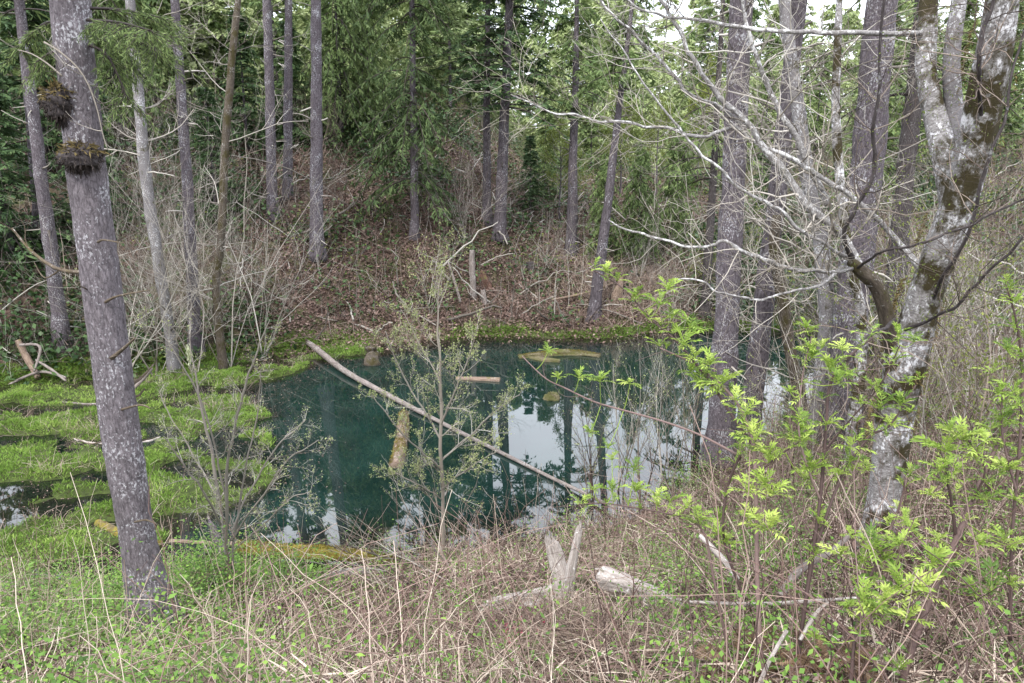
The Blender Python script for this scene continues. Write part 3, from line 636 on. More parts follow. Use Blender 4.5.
while k < 460:
    Yd = rg.uniform(48, 118); px = rg.uniform(-260, 1250); x = (px - 512) / FPX * Yd * 1.0; H = rg.uniform(7, 13) * (1 if px < 470 else .8)
    z = h1(x, Yd); q = x / Yd
    if q > -.06:
        Yd = rg.choice([rg.uniform(56, 84), rg.uniform(84, 122)], p=[.35, .65]); x = q * Yd; z = h1(x, Yd); lim = (.355 if q < .16 else .31 if q < .42 else .3) * (Yd - 16.5)
        H = min(lim * rg.uniform(.8, 1.0) - z, 21)
        if H < 2.6 or (q > .16 and rg.random() < .12): k += 1; continue
    kd = 'p' if rg.random() < (.78 if Yd > 60 else .45) else 'm'  # farther trees more often get the colour with painted haze
    far_copy(FW[kd], sm[kd][rg.integers(2)], x, Yd, z - .2, H / 10, rg.random() * 6.28); k += 1
for k in range(64):
    Yd = rg.uniform(38, 60); px = rg.uniform(60, 490); x = (px - 512) / FPX * Yd; far_copy(FW['p' if rg.random() < .7 else 'm'], sm['p' if rg.random() < .6 else 'm'][rg.integers(2)], x, Yd, h1(x, Yd) - .2, rg.uniform(.55, 1.0) * (.6 if 235 < px < 345 else 1), rg.random() * 6.28)
for k in range(26):
    Yd = rg.uniform(44, 64); px = rg.uniform(490, 1040); x = (px - 512) / FPX * Yd; z = h1(x, Yd); H = min(.33 * (Yd - 16.5) - z, 9)
    if H > 2: far_copy(FW['p'], sm['p'][rg.integers(2)], x, Yd, z - .2, H / 10, rg.random() * 6.28)
solo('pale_far_wood', FW['p'], 'needle_hazed', (0, 80, 10), 'green wood covering the far hillside, paled in colour to stand for haze', 'wood', kind='stuff')
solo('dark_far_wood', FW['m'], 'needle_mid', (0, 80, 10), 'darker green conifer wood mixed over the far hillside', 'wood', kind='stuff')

# ------------------------------------------------------------------ scatter helpers
def scatter(rg, n, box, fn, tries=6):
    """points on the ground in box (x0,x1,y0,y1), kept with probability fn(x,y,z,px,py,d)"""
    outp = []; tot = 0
    for _ in range(tries):
        x = rg.uniform(box[0], box[1], n); y = rg.uniform(box[2], box[3], n); z = hterr(x, y); p = np.stack([x, y, z], -1); px, py, zc = proj(p)
        d = sdf(p[:, :2], BASIN); pr = np.broadcast_to(fn(x, y, z, px, py, d), x.shape) * ((px > -140) & (px < 1170) & (py < 860)); k = rg.random(n) < pr; outp.append(p[k]); tot += k.sum()
        if tot >= n: break
    return np.concatenate(outp)[:n]
def stalks(mb, rg, base, L, lean, curve, r, rnd, K=5, sides=3, wav=.0):
    n = len(base); a = rg.random(n) * 2 * PI; t = np.linspace(0, 1, K); hd = np.stack([np.cos(a), np.sin(a), 0 * a], -1)
    lean = np.asarray(lean); curve = np.asarray(curve)
    out_ = (lean[:, None] * t + curve[:, None] * t ** 2) * L[:, None]; up = np.sqrt(np.clip(1 - lean ** 2, .05, 1))[:, None] * t * L[:, None] - .65 * (curve[:, None] * t ** 2.4) * L[:, None]
    pts = base[:, None] + hd[:, None] * out_[..., None] + np.array([0, 0, 1.]) * up[..., None]
    if wav: pts = pts + rg.normal(0, 1, pts.shape) * (wav * L[:, None] * t)[..., None]
    tubes(mb, pts, r[:, None] * np.linspace(1, .45, K), sides, rnd, cap=False)
    return pts

# marsh grass and moss
rg = np.random.default_rng(301)
msk = lambda x, y, z, px, py, d: sstep(-.02, .03, z) * (sdf(np.stack([x, y], -1), MARSH) < .1) * np.clip(.25 + 1.3 * (fbm(x * .8, y * 1.1, 55) - .3) * 2, .15, 1)
b = scatter(rg, 95000, (-16, -1.5, 9, 24), msk, 8)
tint = np.clip(.06 + 1.2 * fbm(b[:, 0] * .9, b[:, 1] * 1.2, 56) + rg.normal(0, .18, len(b)) + .12 * sstep(14, 19, b[:, 1]), 0, 1); hv = .45 + 1.1 * fbm(b[:, 0] * 1.6, b[:, 1] * 1.6, 57); n = len(b); mb = MB(); a = rg.random(n) * 2 * PI
leaves(mb, b - [0, 0, .01], np.stack([np.cos(a) * .6, np.sin(a) * .6, rg.uniform(.3, 1.3, n)], -1), rg.normal(0, 1, (n, 3)), rg.uniform(.03, .12, n) * hv, rg.uniform(.008, .024, n), tint)
b = scatter(rg, 14000, (-14, 12, 18, 30), lambda x, y, z, px, py, d: (np.abs(d - .12) < .28) * sstep(.35, .6, fbm(x * .7, y * .7, 61)), 40); n = len(b); a = rg.random(n) * 2 * PI
leaves(mb, b, np.stack([np.cos(a), np.sin(a), rg.uniform(.1, 1.2, n)], -1), rg.normal(0, 1, (n, 3)), rg.uniform(.08, .25, n), rg.uniform(.02, .04, n), np.clip(rg.normal(.4, .2, n), 0, 1))
solo('marsh_grass', mb, 'marsh', (-6, 16, 0), 'bright green moss and grass covering the shallow marsh', 'marsh grass', kind='stuff')
rf = np.random.default_rng(313); b = scatter(rf, 2600, (-12, 9, 9, 25), lambda x, y, z, px, py, d: (z < -.005) * (d < -.05) * (sstep(-1.3, -.2, np.minimum(d, -.0)) * .5 + sstep(1.2, .1, sdf(np.stack([x, y], -1), MARSH)) * .7 + .02), 60); n = len(b); mb2 = MB()
leaves(mb2, b * [1, 1, 0] + [0, 0, .006], rf.normal(0, 1, (n, 3)) * [1, 1, .03], np.tile([0, 0, 1.], (n, 1)) + rf.normal(0, .05, (n, 3)), rf.uniform(.02, .07, n), rf.uniform(.008, .03, n), rf.random(n)); solo('floating_leaves', mb2, 'litter', (0, 15, 0), 'small dead leaves floating on the pond edge', 'leaves', kind='stuff')
# fallen twigs on the marsh and in the shallows
b = scatter(rg, 340, (-16, 0, 9, 24), lambda x, y, z, px, py, d: (z > -.14) * (d < .2) * .6); n = len(b); mb = MB()
stalks(mb, rg, b * [1, 1, 0] + [0, 0, .05], rg.uniform(.15, 1.1, n), rg.uniform(.85, .99, n), rg.normal(0, .12, n), rg.uniform(.003, .008, n), rg.random(n) * .7, 5, 3, .05)
solo('marsh_twigs', mb, 'twig_brown', (-6, 16, 0), 'dark dead twigs lying over the green marsh', 'twigs', kind='stuff')

b = scatter(rg, 2600, (-16, -1.5, 9, 24), lambda x, y, z, px, py, d: (z > 0) * (sdf(np.stack([x, y], -1), MARSH) < .1) * sstep(.5, .7, fbm(x * 1.1, y * 1.4, 58)), 20); n = len(b); mb = MB()
stalks(mb, rg, b, rg.uniform(.08, .4, n), rg.uniform(.1, .95, n), rg.normal(.2, .3, n), rg.uniform(.002, .005, n), rg.random(n), 5, 3, .03)
solo('marsh_dead_stems', mb, 'dead_grass', (-6, 16, 0), 'dead straw stems scattered through the green marsh', 'dead stems', kind='stuff')
# far bank brush
rg = np.random.default_rng(302)
fb = lambda x, y, z, px, py, d: (d > .15) * (y > 13) * np.clip(1.2 - d / 22, .06, 1)
b = scatter(rg, 14000, (-30, 32, 13, 60), lambda *a: fb(*a) * np.where((a[3] > 265) & (a[3] < 700), .6, 1), 40); n = len(b); mb = MB(); s = 1 + .02 * b[:, 1]
stalks(mb, rg, b, rg.gamma(2, .24, n) * s * np.where((proj(b)[0] > 265) & (proj(b)[0] < 700), .75, 1), 1 - rg.beta(1.1, 2.6, n), rg.normal(.1, .25, n), rg.uniform(.004, .013, n) * s, np.clip(rg.normal(.5, .28, n), 0, 1), 5, 3, .04)
solo('bank_brush', mb, 'twig_brown', (0, 28, 2), 'tangled dead brown twigs and litter over the far bank', 'brush', kind='stuff')
b = scatter(rg, 5200, (-30, 32, 13, 50), lambda *a: fb(*a) * np.where((a[3] > 265) & (a[3] < 830), .35, 1), 40); n = len(b); mb = MB()
stalks(mb, rg, b, rg.gamma(2, .5, n), rg.uniform(.0, .7, n), rg.normal(.1, .2, n), rg.uniform(.004, .009, n), np.clip(rg.normal(.5, .28, n), 0, 1), 5, 3, .05)
solo('grey_brush', mb, 'twig_grey', (0, 28, 2), 'pale grey bare twigs standing all over the far bank', 'brush', kind='stuff')
b = scatter(rg, 1100, (-30, 32, 13, 50), fb, 30); n = len(b); mb = MB()
stalks(mb, rg, b + [0, 0, .05], rg.gamma(2, .5, n) + .3, rg.uniform(.75, .99, n), rg.normal(0, .22, n), rg.gamma(2, .007, n) + .005, np.clip(rg.normal(.55, .3, n), 0, 1), 8, 5, .035)
solo('slope_debris', mb, 'twig_grey', (0, 28, 2), 'dead sticks and poles strewn over the far slope', 'fallen sticks', kind='stuff')
def leafcover(name, mat, label, rgseed, n, box, fn, per, h, sz, cl=.35, tr=20, loc=(0, 20, 1), w_=.55):
    rg = np.random.default_rng(rgseed); b = scatter(rg, n, box, fn, tr); m_ = len(b) * per; c = np.repeat(b, per, 0) + np.concatenate([rg.normal(0, cl, (m_, 2)), np.zeros((m_, 1))], 1)
    c[:, 2] = np.maximum(hterr(c[:, 0], c[:, 1]), 0) + np.abs(rg.normal(0, h, m_)) * np.repeat(rg.uniform(.4, 1.3, len(b)), per); mb = MB()
    leaves(mb, c, rg.normal(0, 1, (m_, 3)) * [1, 1, .5] + [0, 0, .15], nrm(rg.normal(0, .5, (m_, 3)) + [0, 0, 1]), rg.uniform(.6, 1.4, m_) * sz, rg.uniform(.6, 1.4, m_) * sz * w_, np.clip(np.repeat(rg.normal(.5, .2, len(b)), per) + rg.normal(0, .15, m_), 0, 1), .1)
    return solo(name, mb, mat, loc, label, 'ground cover', kind='stuff')
leafcover('bank_ferns', 'shrub_dark', 'dark green ferns and ivy in patches on the far bank', 303, 1500, (-32, 34, 14, 60),
          lambda x, y, z, px, py, d: (d > .5) * (sstep(.5, .66, fbm(x * .28, y * .28, 71)) * np.where((px > 270) & (px < 700) & (py > 190), .12, .8) + (px < 110) * (py > 215) * .8 + .05) * np.clip(1.3 - d / 30, .1, 1), 60, .4, .2, .55, 40)
leafcover('slope_leaves', 'leaf_spring', 'small yellow green leaves scattered through the brush of the slopes', 304, 900, (-25, 36, 12, 60),
          lambda x, y, z, px, py, d: (d > .3) * (.15 + .85 * sstep(.4, .7, fbm(x * .3, y * .3, 72))) * np.clip(1.2 - d / 40, .1, 1), 24, .5, .1, .6, 40)

leafcover('leaf_litter', 'litter', 'reddish brown dead leaf litter on the open far slope', 311, 3800, (-16, 14, 18, 48),
          lambda x, y, z, px, py, d: (d > .2) * (y > 15) * (px > 240) * (px < 720) * np.clip(1.4 - d / 20, 0, 1), 40, .06, .11, .45, 40)
b = scatter(rg, 5000, (-2, 12, 22, 36), lambda x, y, z, px, py, d: (d > .2) * (y > 18) * np.exp(-((px - 628) / 60) ** 2 - ((py - 290) / 26) ** 2), 40); n = len(b); mb = MB()
stalks(mb, rg, b, rg.gamma(3, .13, n) + .1, rg.uniform(.4, .98, n), rg.normal(.15, .3, n), rg.uniform(.004, .009, n), np.clip(rg.normal(.5, .25, n), 0, 1), 5, 3, .03)
solo('dry_grass_patch', mb, 'dead_grass', (4, 27, 1), 'tan dry grass on the bare patch beyond the pond', 'dead grass', kind='stuff')

# ------------------------------------------------------------------ near bank: dead grass, canes, green cover
rg = np.random.default_rng(305)
nb_ = lambda x, y, z, px, py, d: (d > -.15) * np.where((px > 205) & (px < 430) & (py < 600), .1, 1) * np.where((px > 480) & (px < 710) & (py > 595) & (py < 665), .55, 1) * (y < 12 + np.clip(x, 0, 8) * .8) * np.clip(1.15 - .5 * (px < 230) - .25 * sstep(.45, .65, fbm(x * .8, y * .8, 81)), .2, 1)
b = scatter(rg, 33000, (-9, 12, 2.4, 18), nb_, 20); n = len(b); mb = MB()
cl = fbm(b[:, 0] * 1.3, b[:, 1] * 1.3, 87); px_, py_, _ = proj(b); sh_ = np.where((px_ > 190) & (px_ < 440) & (py_ < 640), .55, 1) * np.where((px_ > 470) & (px_ < 720) & (py_ > 585) & (py_ < 680), .36, 1)
stalks(mb, rg, b - [0, 0, .02], (rg.gamma(3, .11, n) + .05) * (.4 + 1.2 * cl) * sh_, rg.uniform(.2, .99, n), rg.normal(.4, .45, n), rg.uniform(.0013, .0045, n) * (.8 + .5 * rg.random(n) ** 4), np.clip(rg.normal(.47, .28, n) + (cl - .5) * .9 - .22 * sstep(640, 760, px_), 0, 1), 7, 3, .035)
solo('dead_grass', mb, 'dead_grass', (0, 6, 2), 'thick tangle of pale dead grass and stalks on the near bank', 'dead grass', kind='stuff')
leafcover('spruce_foot_cover', 'green_leaf', 'green sprouts around the foot of the leaning spruce', 308, 110, (-5, -2.2, 5.5, 9.3), lambda x, y, z, px, py, d: (px > 90) * (px < 235), 60, .36, .036, .2, 40, (-3.4, 7, 1))
b = scatter(rg, 16000, (-9, 12, 2.4, 16), lambda *a: nb_(*a) * sstep(.38, .6, fbm(a[0] * 1.1, a[1] * 1.1, 88)), 40); n = len(b); mb = MB()
leaves(mb, b + np.stack([0 * b[:, 0], 0 * b[:, 0], rg.uniform(.01, .14, n)], -1), rg.normal(0, 1, (n, 3)) * [1, 1, .22], nrm(rg.normal(0, .4, (n, 3)) + [0, 0, 1]), rg.uniform(.08, .38, n), rg.uniform(.005, .012, n), np.clip(rg.normal(.75, .2, n), 0, 1))
solo('flattened_straw', mb, 'dead_grass', (0, 6, 2), 'flattened mats of pale straw on the near bank', 'straw', kind='stuff')
leafcover('near_leaf_litter', 'litter', 'brown leaf litter and dead fern bits on the near bank', 312, 1300, (-9, 12, 2.4, 16), lambda x, y, z, px, py, d: (d > .1) * (y < 14), 26, .05, .06, .5, 30, (0, 7, 1.5))
b = scatter(rg, 2500, (-9, 12, 2.6, 16), lambda *a: nb_(*a) * np.where((a[3] > 470) & (a[3] < 720) & (a[4] > 585) & (a[4] < 690), .1, 1), 20); n = len(b); mb = MB()
stalks(mb, rg, b - [0, 0, .03], rg.uniform(.5, 1.5, n), rg.uniform(.05, .8, n), rg.normal(.3, .35, n), rg.uniform(.0022, .0048, n), np.clip(rg.normal(.55, .3, n), 0, 1), 9, 4, .012)
solo('bramble_canes', mb, 'cane', (0, 6, 2), 'long bare bramble canes arching over the dead grass', 'brambles', kind='stuff')
b = scatter(rg, 620, (-9, 12, 2.8, 14), lambda *a: nb_(*a) * (.35 + .9 * (a[3] < 260)) * np.where((a[3] > 470) & (a[3] < 720), .2, 1), 20); n = len(b); mb = MB()
stalks(mb, rg, b - [0, 0, .03], rg.uniform(.35, 1.0, n), rg.uniform(.02, .5, n), rg.normal(.15, .3, n), rg.uniform(.0025, .005, n), np.clip(rg.normal(.8, .18, n), 0, 1), 9, 4, .014)
solo('standing_stalks', mb, 'dead_grass', (0, 6, 2), 'tall pale dead stalks standing over the near bank', 'dead stalks', kind='stuff')
b = scatter(rg, 3600, (-3, 5, 4, 9), lambda x, y, z, px, py, d: (d > .3) * np.exp(-((px - 575) / 95) ** 2 - ((py - 648) / 22) ** 2), 60); n = len(b); mb = MB()
stalks(mb, rg, b, rg.uniform(.15, .48, n), rg.uniform(.25, .95, n), rg.normal(.75, .4, n), rg.uniform(.0013, .0038, n), np.clip(rg.normal(.32, .27, n), 0, 1), 9, 3, .02)
solo('straw_mound', mb, 'dead_grass', (.5, 6, 2), 'brushy mound of arching straw below the broken pale wood', 'dead grass', kind='stuff')
b = scatter(rg, 900, (0, 9, 2.6, 12), lambda x, y, z, px, py, d: (d > .2) * sstep(630, 760, px) * .8, 30); n = len(b); mb = MB()
stalks(mb, rg, b - [0, 0, .03], rg.uniform(.4, 1.3, n), rg.uniform(.02, .45, n), rg.normal(.1, .25, n), rg.uniform(.002, .005, n), rg.random(n), 9, 4, .015)
solo('dark_shoots', mb, 'stem_elder', (3, 6, 2), 'dark reddish bare shoots standing thick on the right bank', 'shoots', kind='stuff')
leafcover('left_green_cover', 'green_leaf', 'fresh green leaves thick among the pale stalks at the lower left', 309, 800, (-8, -1, 3, 10), lambda x, y, z, px, py, d: (d > -.3) * (px < 340) * .55 * np.clip(1.2 - (px - 150) / 220, .15, 1) * sstep(.3, .5, fbm(x * 1.2, y * 1.2, 84)), 44, .24, .04, .16, 40, (-4, 7, 1))
leafcover('near_green_cover', 'green_leaf', 'fresh green bramble leaves growing through the near bank grass', 306, 2600, (-9, 12, 2.8, 17),
          lambda x, y, z, px, py, d: (d > -.5) * (y < 12.5 + np.clip(x, 0, 8) * .7) * ((px < 260) * 1. * sstep(700, 580, py) + (px >= 260) * .2 + (px > 640) * .5) * sstep(.3, .52, fbm(x * .9, y * .9, 83)), 40, .24, .036, .16, 40, (0, 7, 1.5))

# ------------------------------------------------------------------ mossy alder on the right bank
def limb(mb, pts, n=26, sides=8, lump=.12, rnd=.5, cap=True, rough=0, kink=0):
    """pts: pixel x, pixel y, distance, width in pixels"""
    ct = [np.append(P(x, y, Yd), m_per_px(P(x, y, Yd)) * wd / 2) for x, y, Yd, wd in pts]; q = spl(ct, n)
    if kink:
        u = np.linspace(0, len(pts) * 1.4, n); env = np.minimum(np.linspace(0, 6, n), 1)
        for a in range(3): q[:, a] += env * kink * ((fbm(u, u * 0 + pts[0][0] * .37 + a * 9.1, a, 3) - .5) * 2)
    tubes(mb, q[:, :3], np.maximum(q[:, 3], .001), sides, rnd, lump=lump, cap=cap, rough=rough); return q
rg = np.random.default_rng(401); g = G(876, 548); YA = g[1]
th = thing('alder_tree', 'mossy white blotched alder forking low on the right bank, its long limbs reaching left', 'tree', g)
mb = MB(); f = g - [0, 0, .15]; fx, fy, _ = proj(f)
limb(mb, [(fx - 2, fy, YA, 40), (882, 505, YA, 31), (893, 432, YA, 34), (905, 368, YA - .1, 36), (924, 300, YA - .2, 32), (943, 245, YA - .3, 32), (962, 195, YA - .4, 32), (978, 130, YA - .5, 34), (992, 60, YA - .6, 34), (1004, -10, YA - .7, 30), (1020, -120, YA - .8, 20)], 300, 44, .1, rough=.07)
part('trunk', mb, 'bark_alder', th, True)
mb = MB(); limb(mb, [(958, 215, YA - .35, 30), (948, 165, YA - .2, 26), (936, 120, YA, 23), (926, 75, YA + .1, 20), (927, 30, YA + .2, 19), (930, -30, YA + .3, 15), (935, -110, YA + .4, 8)], 34, 12); part('stem', mb, 'bark_alder', th, True)
mb = MB(); limb(mb, [(962, 200, YA - .4, 24), (962, 150, YA - .2, 20), (954, 110, YA, 17), (952, 60, YA, 16), (960, -10, YA, 14), (966, -90, YA, 8)], 30, 10); part('stem', mb, 'bark_mottled', th, True)
mb = MB(); limb(mb, [(902, 375, YA, 20), (893, 340, YA - .1, 17), (884, 305, YA - .2, 13), (876, 285, YA - .25, 13), (862, 272, YA - .3, 12), (851, 262, YA - .35, 8)], 24, 12, .25); part('limb', mb, 'bark_mossy', th, True)
LIMBS = [
 [(872, 285, YA - .25, 12), (858, 262, YA - .2, 9), (846, 240, YA, 9), (828, 222, YA, 10), (808, 206, YA, 10), (792, 186, YA, 9.5), (776, 165, YA, 9), (757, 138, YA, 7.5), (738, 116, YA, 6.5), (715, 90, YA, 6), (697, 66, YA, 5.5), (684, 40, YA, 5), (668, 14, YA, 4.5), (655, -12, YA, 4), (630, -60, YA, 2)],
 [(920, 268, YA - .2, 9), (895, 238, YA, 7), (868, 212, YA, 7), (840, 188, YA, 6.5), (812, 172, YA, 6), (790, 158, YA, 5), (764, 146, YA, 4.5), (742, 130, YA, 4), (720, 115, YA, 3)],
 [(828, 205, YA + .1, 8), (806, 160, YA + .1, 7.5), (790, 130, YA + .1, 7), (772, 98, YA + .1, 7), (759, 68, YA + .1, 6), (750, 36, YA + .1, 5), (741, -5, YA + .1, 4), (735, -60, YA, 2)],
 [(927, 33, YA + .2, 7), (895, 34, YA, 6), (850, 33, YA - .1, 5.5), (805, 31, YA - .1, 5), (770, 32, YA - .1, 5), (735, 26, YA - .1, 4.5), (700, 21, YA - .1, 4), (668, 16, YA, 3.5), (640, 7, YA, 3), (610, -8, YA, 2)],
 [(852, 268, YA - .35, 6), (835, 272, YA - .4, 5), (800, 270, YA - .5, 5), (770, 262, YA - .5, 4.5), (745, 252, YA - .5, 4.5), (724, 242, YA - .5, 4), (705, 247, YA - .5, 3.5), (672, 243, YA - .4, 3), (640, 234, YA - .3, 2.5), (608, 222, YA - .2, 1.5)],
 [(848, 258, YA - .35, 6), (828, 246, YA - .5, 4), (800, 228, YA - .6, 4), (770, 204, YA - .6, 3.6), (735, 184, YA - .6, 3.4), (706, 158, YA - .6, 3.2), (682, 132, YA - .6, 3), (655, 98, YA - .6, 2.5), (630, 60, YA - .5, 2), (600, 20, YA - .4, 1.5)],
 [(742, 124, YA, 5), (720, 108, YA + .1, 4.5), (695, 98, YA + .2, 4), (675, 76, YA + .3, 4), (655, 54, YA + .4, 3.6), (630, 32, YA + .5, 3.2), (605, 5, YA + .6, 3), (585, -25, YA + .7, 2)],
 [(735, 126, YA, 4), (712, 134, YA - .1, 4), (685, 134, YA - .2, 3.8), (650, 126, YA - .2, 3.2), (610, 122, YA - .2, 3), (575, 117, YA - .1, 2.6), (545, 108, YA, 2.2), (512, 92, YA, 1.6)],
 [(846, 262, YA - .3, 5), (820, 285, YA - .5, 3.5), (790, 292, YA - .6, 3), (760, 300, YA - .7, 3), (725, 294, YA - .7, 2.6), (700, 282, YA - .7, 2.2), (680, 278, YA - .6, 1.5)]]
for L in LIMBS:
    mb = MB(); q = limb(mb, [(a_, b_, c_, d_ * .86) for a_, b_, c_, d_ in L], 60, 7, .16, .85, kink=.03)
    part('limb', mb, 'bark_limb', th, True)
    m2 = MB()
    for k in range(22):
        i = rg.integers(8, 58); dd = nrm(q[i + 1, :3] - q[i, :3]); s = nrm(np.cross(dd, rg.normal(0, 1, 3))); grow(rg, q[i, :3], dd * .5 + s + np.array([0, 0, .15]), rg.uniform(.25, .9), max(q[i, 3] * .4, .0022), 0, 2, m2, 4, up=.05, wob=.2)
    part('twigs', m2, 'twig_grey', th)
DARK = [[(852, 258, YA - .4, 9), (846, 240, YA - .6, 7), (853, 214, YA - .7, 6), (868, 188, YA - .8, 6), (873, 165, YA - .8, 6), (874, 130, YA - .9, 5), (879, 70, YA - 1, 4), (885, 0, YA - 1.1, 4), (890, -60, YA - 1.1, 2)],
        [(858, 268, YA - .4, 5), (880, 252, YA - .8, 4), (915, 245, YA - 1, 4), (950, 234, YA - 1.1, 4), (985, 218, YA - 1.2, 3.5), (1030, 198, YA - 1.3, 3)],
        [(905, 330, YA - .3, 6), (935, 318, YA - .6, 5), (962, 300, YA - .8, 5), (990, 270, YA - 1, 4.5), (1030, 230, YA - 1.2, 4)],
        [(895, 320, YA - .3, 7), (870, 335, YA - .9, 5), (850, 352, YA - 1.1, 4.5), (832, 378, YA - 1.2, 4)],
        [(930, 310, YA - .2, 6), (945, 272, YA - .6, 6), (966, 238, YA - .8, 5), (980, 190, YA - .9, 4.5), (1000, 130, YA - 1, 4), (1016, 60, YA - 1, 3.5), (1030, 0, YA - 1, 3)],
        [(984, 130, YA - .5, 6), (977, 80, YA - .9, 7), (978, 50, YA - 1, 6), (990, 20, YA - 1, 5), (1002, -20, YA - 1, 4)]]
for L in DARK:
    L = [(a_, b_, c_, d_ * .68) for a_, b_, c_, d_ in L]
    mb = MB(); q = limb(mb, L, 30, 6, .15, .5, kink=.03); part('limb', mb, 'bark_dark', th, True); m2 = MB()
    for k in range(16):
        i = rg.integers(6, 28); dd = nrm(q[i + 1, :3] - q[i, :3]); s = nrm(np.cross(dd, rg.normal(0, 1, 3))); grow(rg, q[i, :3], dd * .6 + s, rg.uniform(.25, .9), max(q[i, 3] * .4, .002), 0, 2, m2, 4, up=.05, wob=.2)
    part('twigs', m2, 'twig_brown', th)
# small opening leaves on the twigs
mb = MB(); n = 620; cx = rg.uniform(800, 1030, n); cy = rg.uniform(-10, 330, n); k = (cx + .35 * cy) > 900; cx, cy = cx[k], cy[k]
b = np.array([P(x, y, YA + rg.normal(-.6, .5)) for x, y in zip(cx, cy)]); b = np.repeat(b, 4, 0) + rg.normal(0, .03, (len(b) * 4, 3)); n = len(b)
leaves(mb, b, rg.normal(0, 1, (n, 3)) + [0, 0, .4], rg.normal(0, 1, (n, 3)), rg.uniform(.01, .03, n), rg.uniform(.006, .012, n), rg.random(n) * .8, .15); part('leaves', mb, 'leaf_spring', th)
mb = MB(); n = 5200; q = spl([np.append(P(x, y, YA - .1), m_per_px(P(x, y, YA)) * wd / 2) for x, y, wd in [(888, 440, 42), (898, 395, 42), (905, 360, 46), (915, 320, 44), (925, 285, 42), (945, 235, 44), (968, 170, 48), (985, 90, 48), (1000, 10, 40)]], 200)
i = rg.integers(0, 200, n); a = rg.choice([2.6, .35, -1.2], n, p=[.6, .15, .25]) + rg.normal(0, .4, n); nr = np.stack([np.cos(a), np.sin(a), 0 * a], -1); kp = fbm(i / 14., a * .8, 91) > .5; i, nr = i[kp], nr[kp]; n = len(i)
leaves(mb, q[i, :3] + nr * q[i, 3:4] * .97, nr + [0, 0, -.7] + rg.normal(0, .4, (n, 3)), rg.normal(0, 1, (n, 3)), rg.uniform(.015, .05, n), .008, rg.random(n)); part('moss', mb, 'needle_brown', th)

# ------------------------------------------------------------------ bare shrubs and saplings
def shrub(name, label, px, py, Yd, H, n_st, seed, mat='twig_grey', lv=2, r0=.014, spread=.5, nch=7, buds=0, bmat='bud_leaf', bs=.03, cat='shrub', group=None, wob=.1, ang=.7, base=None, bscale=1, shr=.5):
    rg = np.random.default_rng(seed); g = G(px, py) if base is None else base
    if Yd: x = P(px, 300, Yd)[0]; g = np.array([x, Yd, max(h1(x, Yd), -.15)])
    th = thing(name, label, cat, g, group); lg = []
    for k in range(n_st):
        m = MB(); a = rg.random() * 2 * PI; s = spread * rg.uniform(.3, 1.1); grow(rg, g + [rg.normal(0, .05), rg.normal(0, .05), -.1], [math.cos(a) * s, math.sin(a) * s, 1], H * rg.uniform(.65, 1.08), r0 * rg.uniform(.6, 1.1), 0, lv, m, nch, wob, .06, 8, ang, shr, .18, .25, lg)
        part('stem', m, mat, th)
    if buds:
        q = np.concatenate([x[2:] for x, l in lg if l >= 1]); n = buds; b = q[rg.integers(0, len(q), n)] + rg.normal(0, .012, (n, 3)); mb = MB()
        leaves(mb, b, rg.normal(0, 1, (n, 3)) + [0, 0, .5], rg.normal(0, 1, (n, 3)), rg.uniform(.6, 1.4, n) * bs, rg.uniform(.4, .7, n) * bs, rg.random(n), .15); part('leaves', mb, bmat, th)
    return th
for px, Yd, H, n, sd_, lb in [(112, 19.6, 5.2, 5, 501, 'bare grey shrub directly behind the large leaning spruce at the marsh edge'), (150, 20.2, 6.4, 6, 502, 'bare pale shrub around the foot of the pale mottled alder'),
        (190, 20.0, 5.2, 6, 503, 'bare pale shrub before the straight pale grey trunk'), (222, 20.8, 6.6, 6, 504, 'tall bare shrub around the mossy dark stem'), (258, 22.2, 5.4, 5, 505, 'bare grey shrub between the mossy stem and the close pair of trunks'),
        (172, 22.6, 7.2, 4, 506, 'tallest bare shrub behind the pale mottled alder')]:
    shrub('bare_shrub', lb, px, 300, Yd, H, n, sd_, lv=2, nch=9, r0=.02, spread=.55, group='bare shrubs by the marsh')
shrub('bare_shrub', 'pale grey fan shaped bare bush above the grey snag on the far bank', 466, 265, 30, 4.2, 9, 511, nch=9, r0=.02, spread=.6)
shrub('bare_shrub', 'yellowish bare bush at the waterline below the drooping hemlock', 430, 330, 25.6, 2.7, 7, 512, nch=7, r0=.014, buds=900, bs=.06)
for k, (px, Yd, H, lb) in enumerate([(300, 27.5, 2.5, 'bare brown bush at the foot of the tall purple grey trunk'), (352, 30, 3, 'bare brown bush on the debris slope left of the hemlock'), (545, 29, 2.6, 'bare grey bush left of the lone lichen trunk'), (638, 29, 2.5, 'bare grey bush on the brown bare patch'), (668, 25.5, 3.0, 'bare bush at the far right corner of the pond'), (325, 33, 3.4, 'bare reddish bush high between the purple grey trunk and the cedars')]):
    shrub('bare_shrub', lb, px, 300, Yd, H, 6, 520 + k, 'twig_brown' if k in (0, 1, 5) else 'twig_grey', nch=7, r0=.014, spread=.7)
for k, (px, py, Yd, H) in enumerate([(357, 345, 24.6, 3.0), (375, 342, 25.0, 2.9), (511, 330, 25.9, 2.6), (530, 330, 26.2, 3), (540, 325, 26.6, 2.6), (568, 325, 27, 2.8), (556, 325, 26.4, 2.2), (585, 322, 27, 2.4)]):
    shrub('bare_sapling', 'thin grey bare sapling standing straight at the far waterline', px, py, Yd, H, 1, 540 + k, lv=1, nch=6, r0=.02, spread=.08, wob=.04, cat='sapling', group='thin saplings along the far waterline', ang=.5, shr=.2)
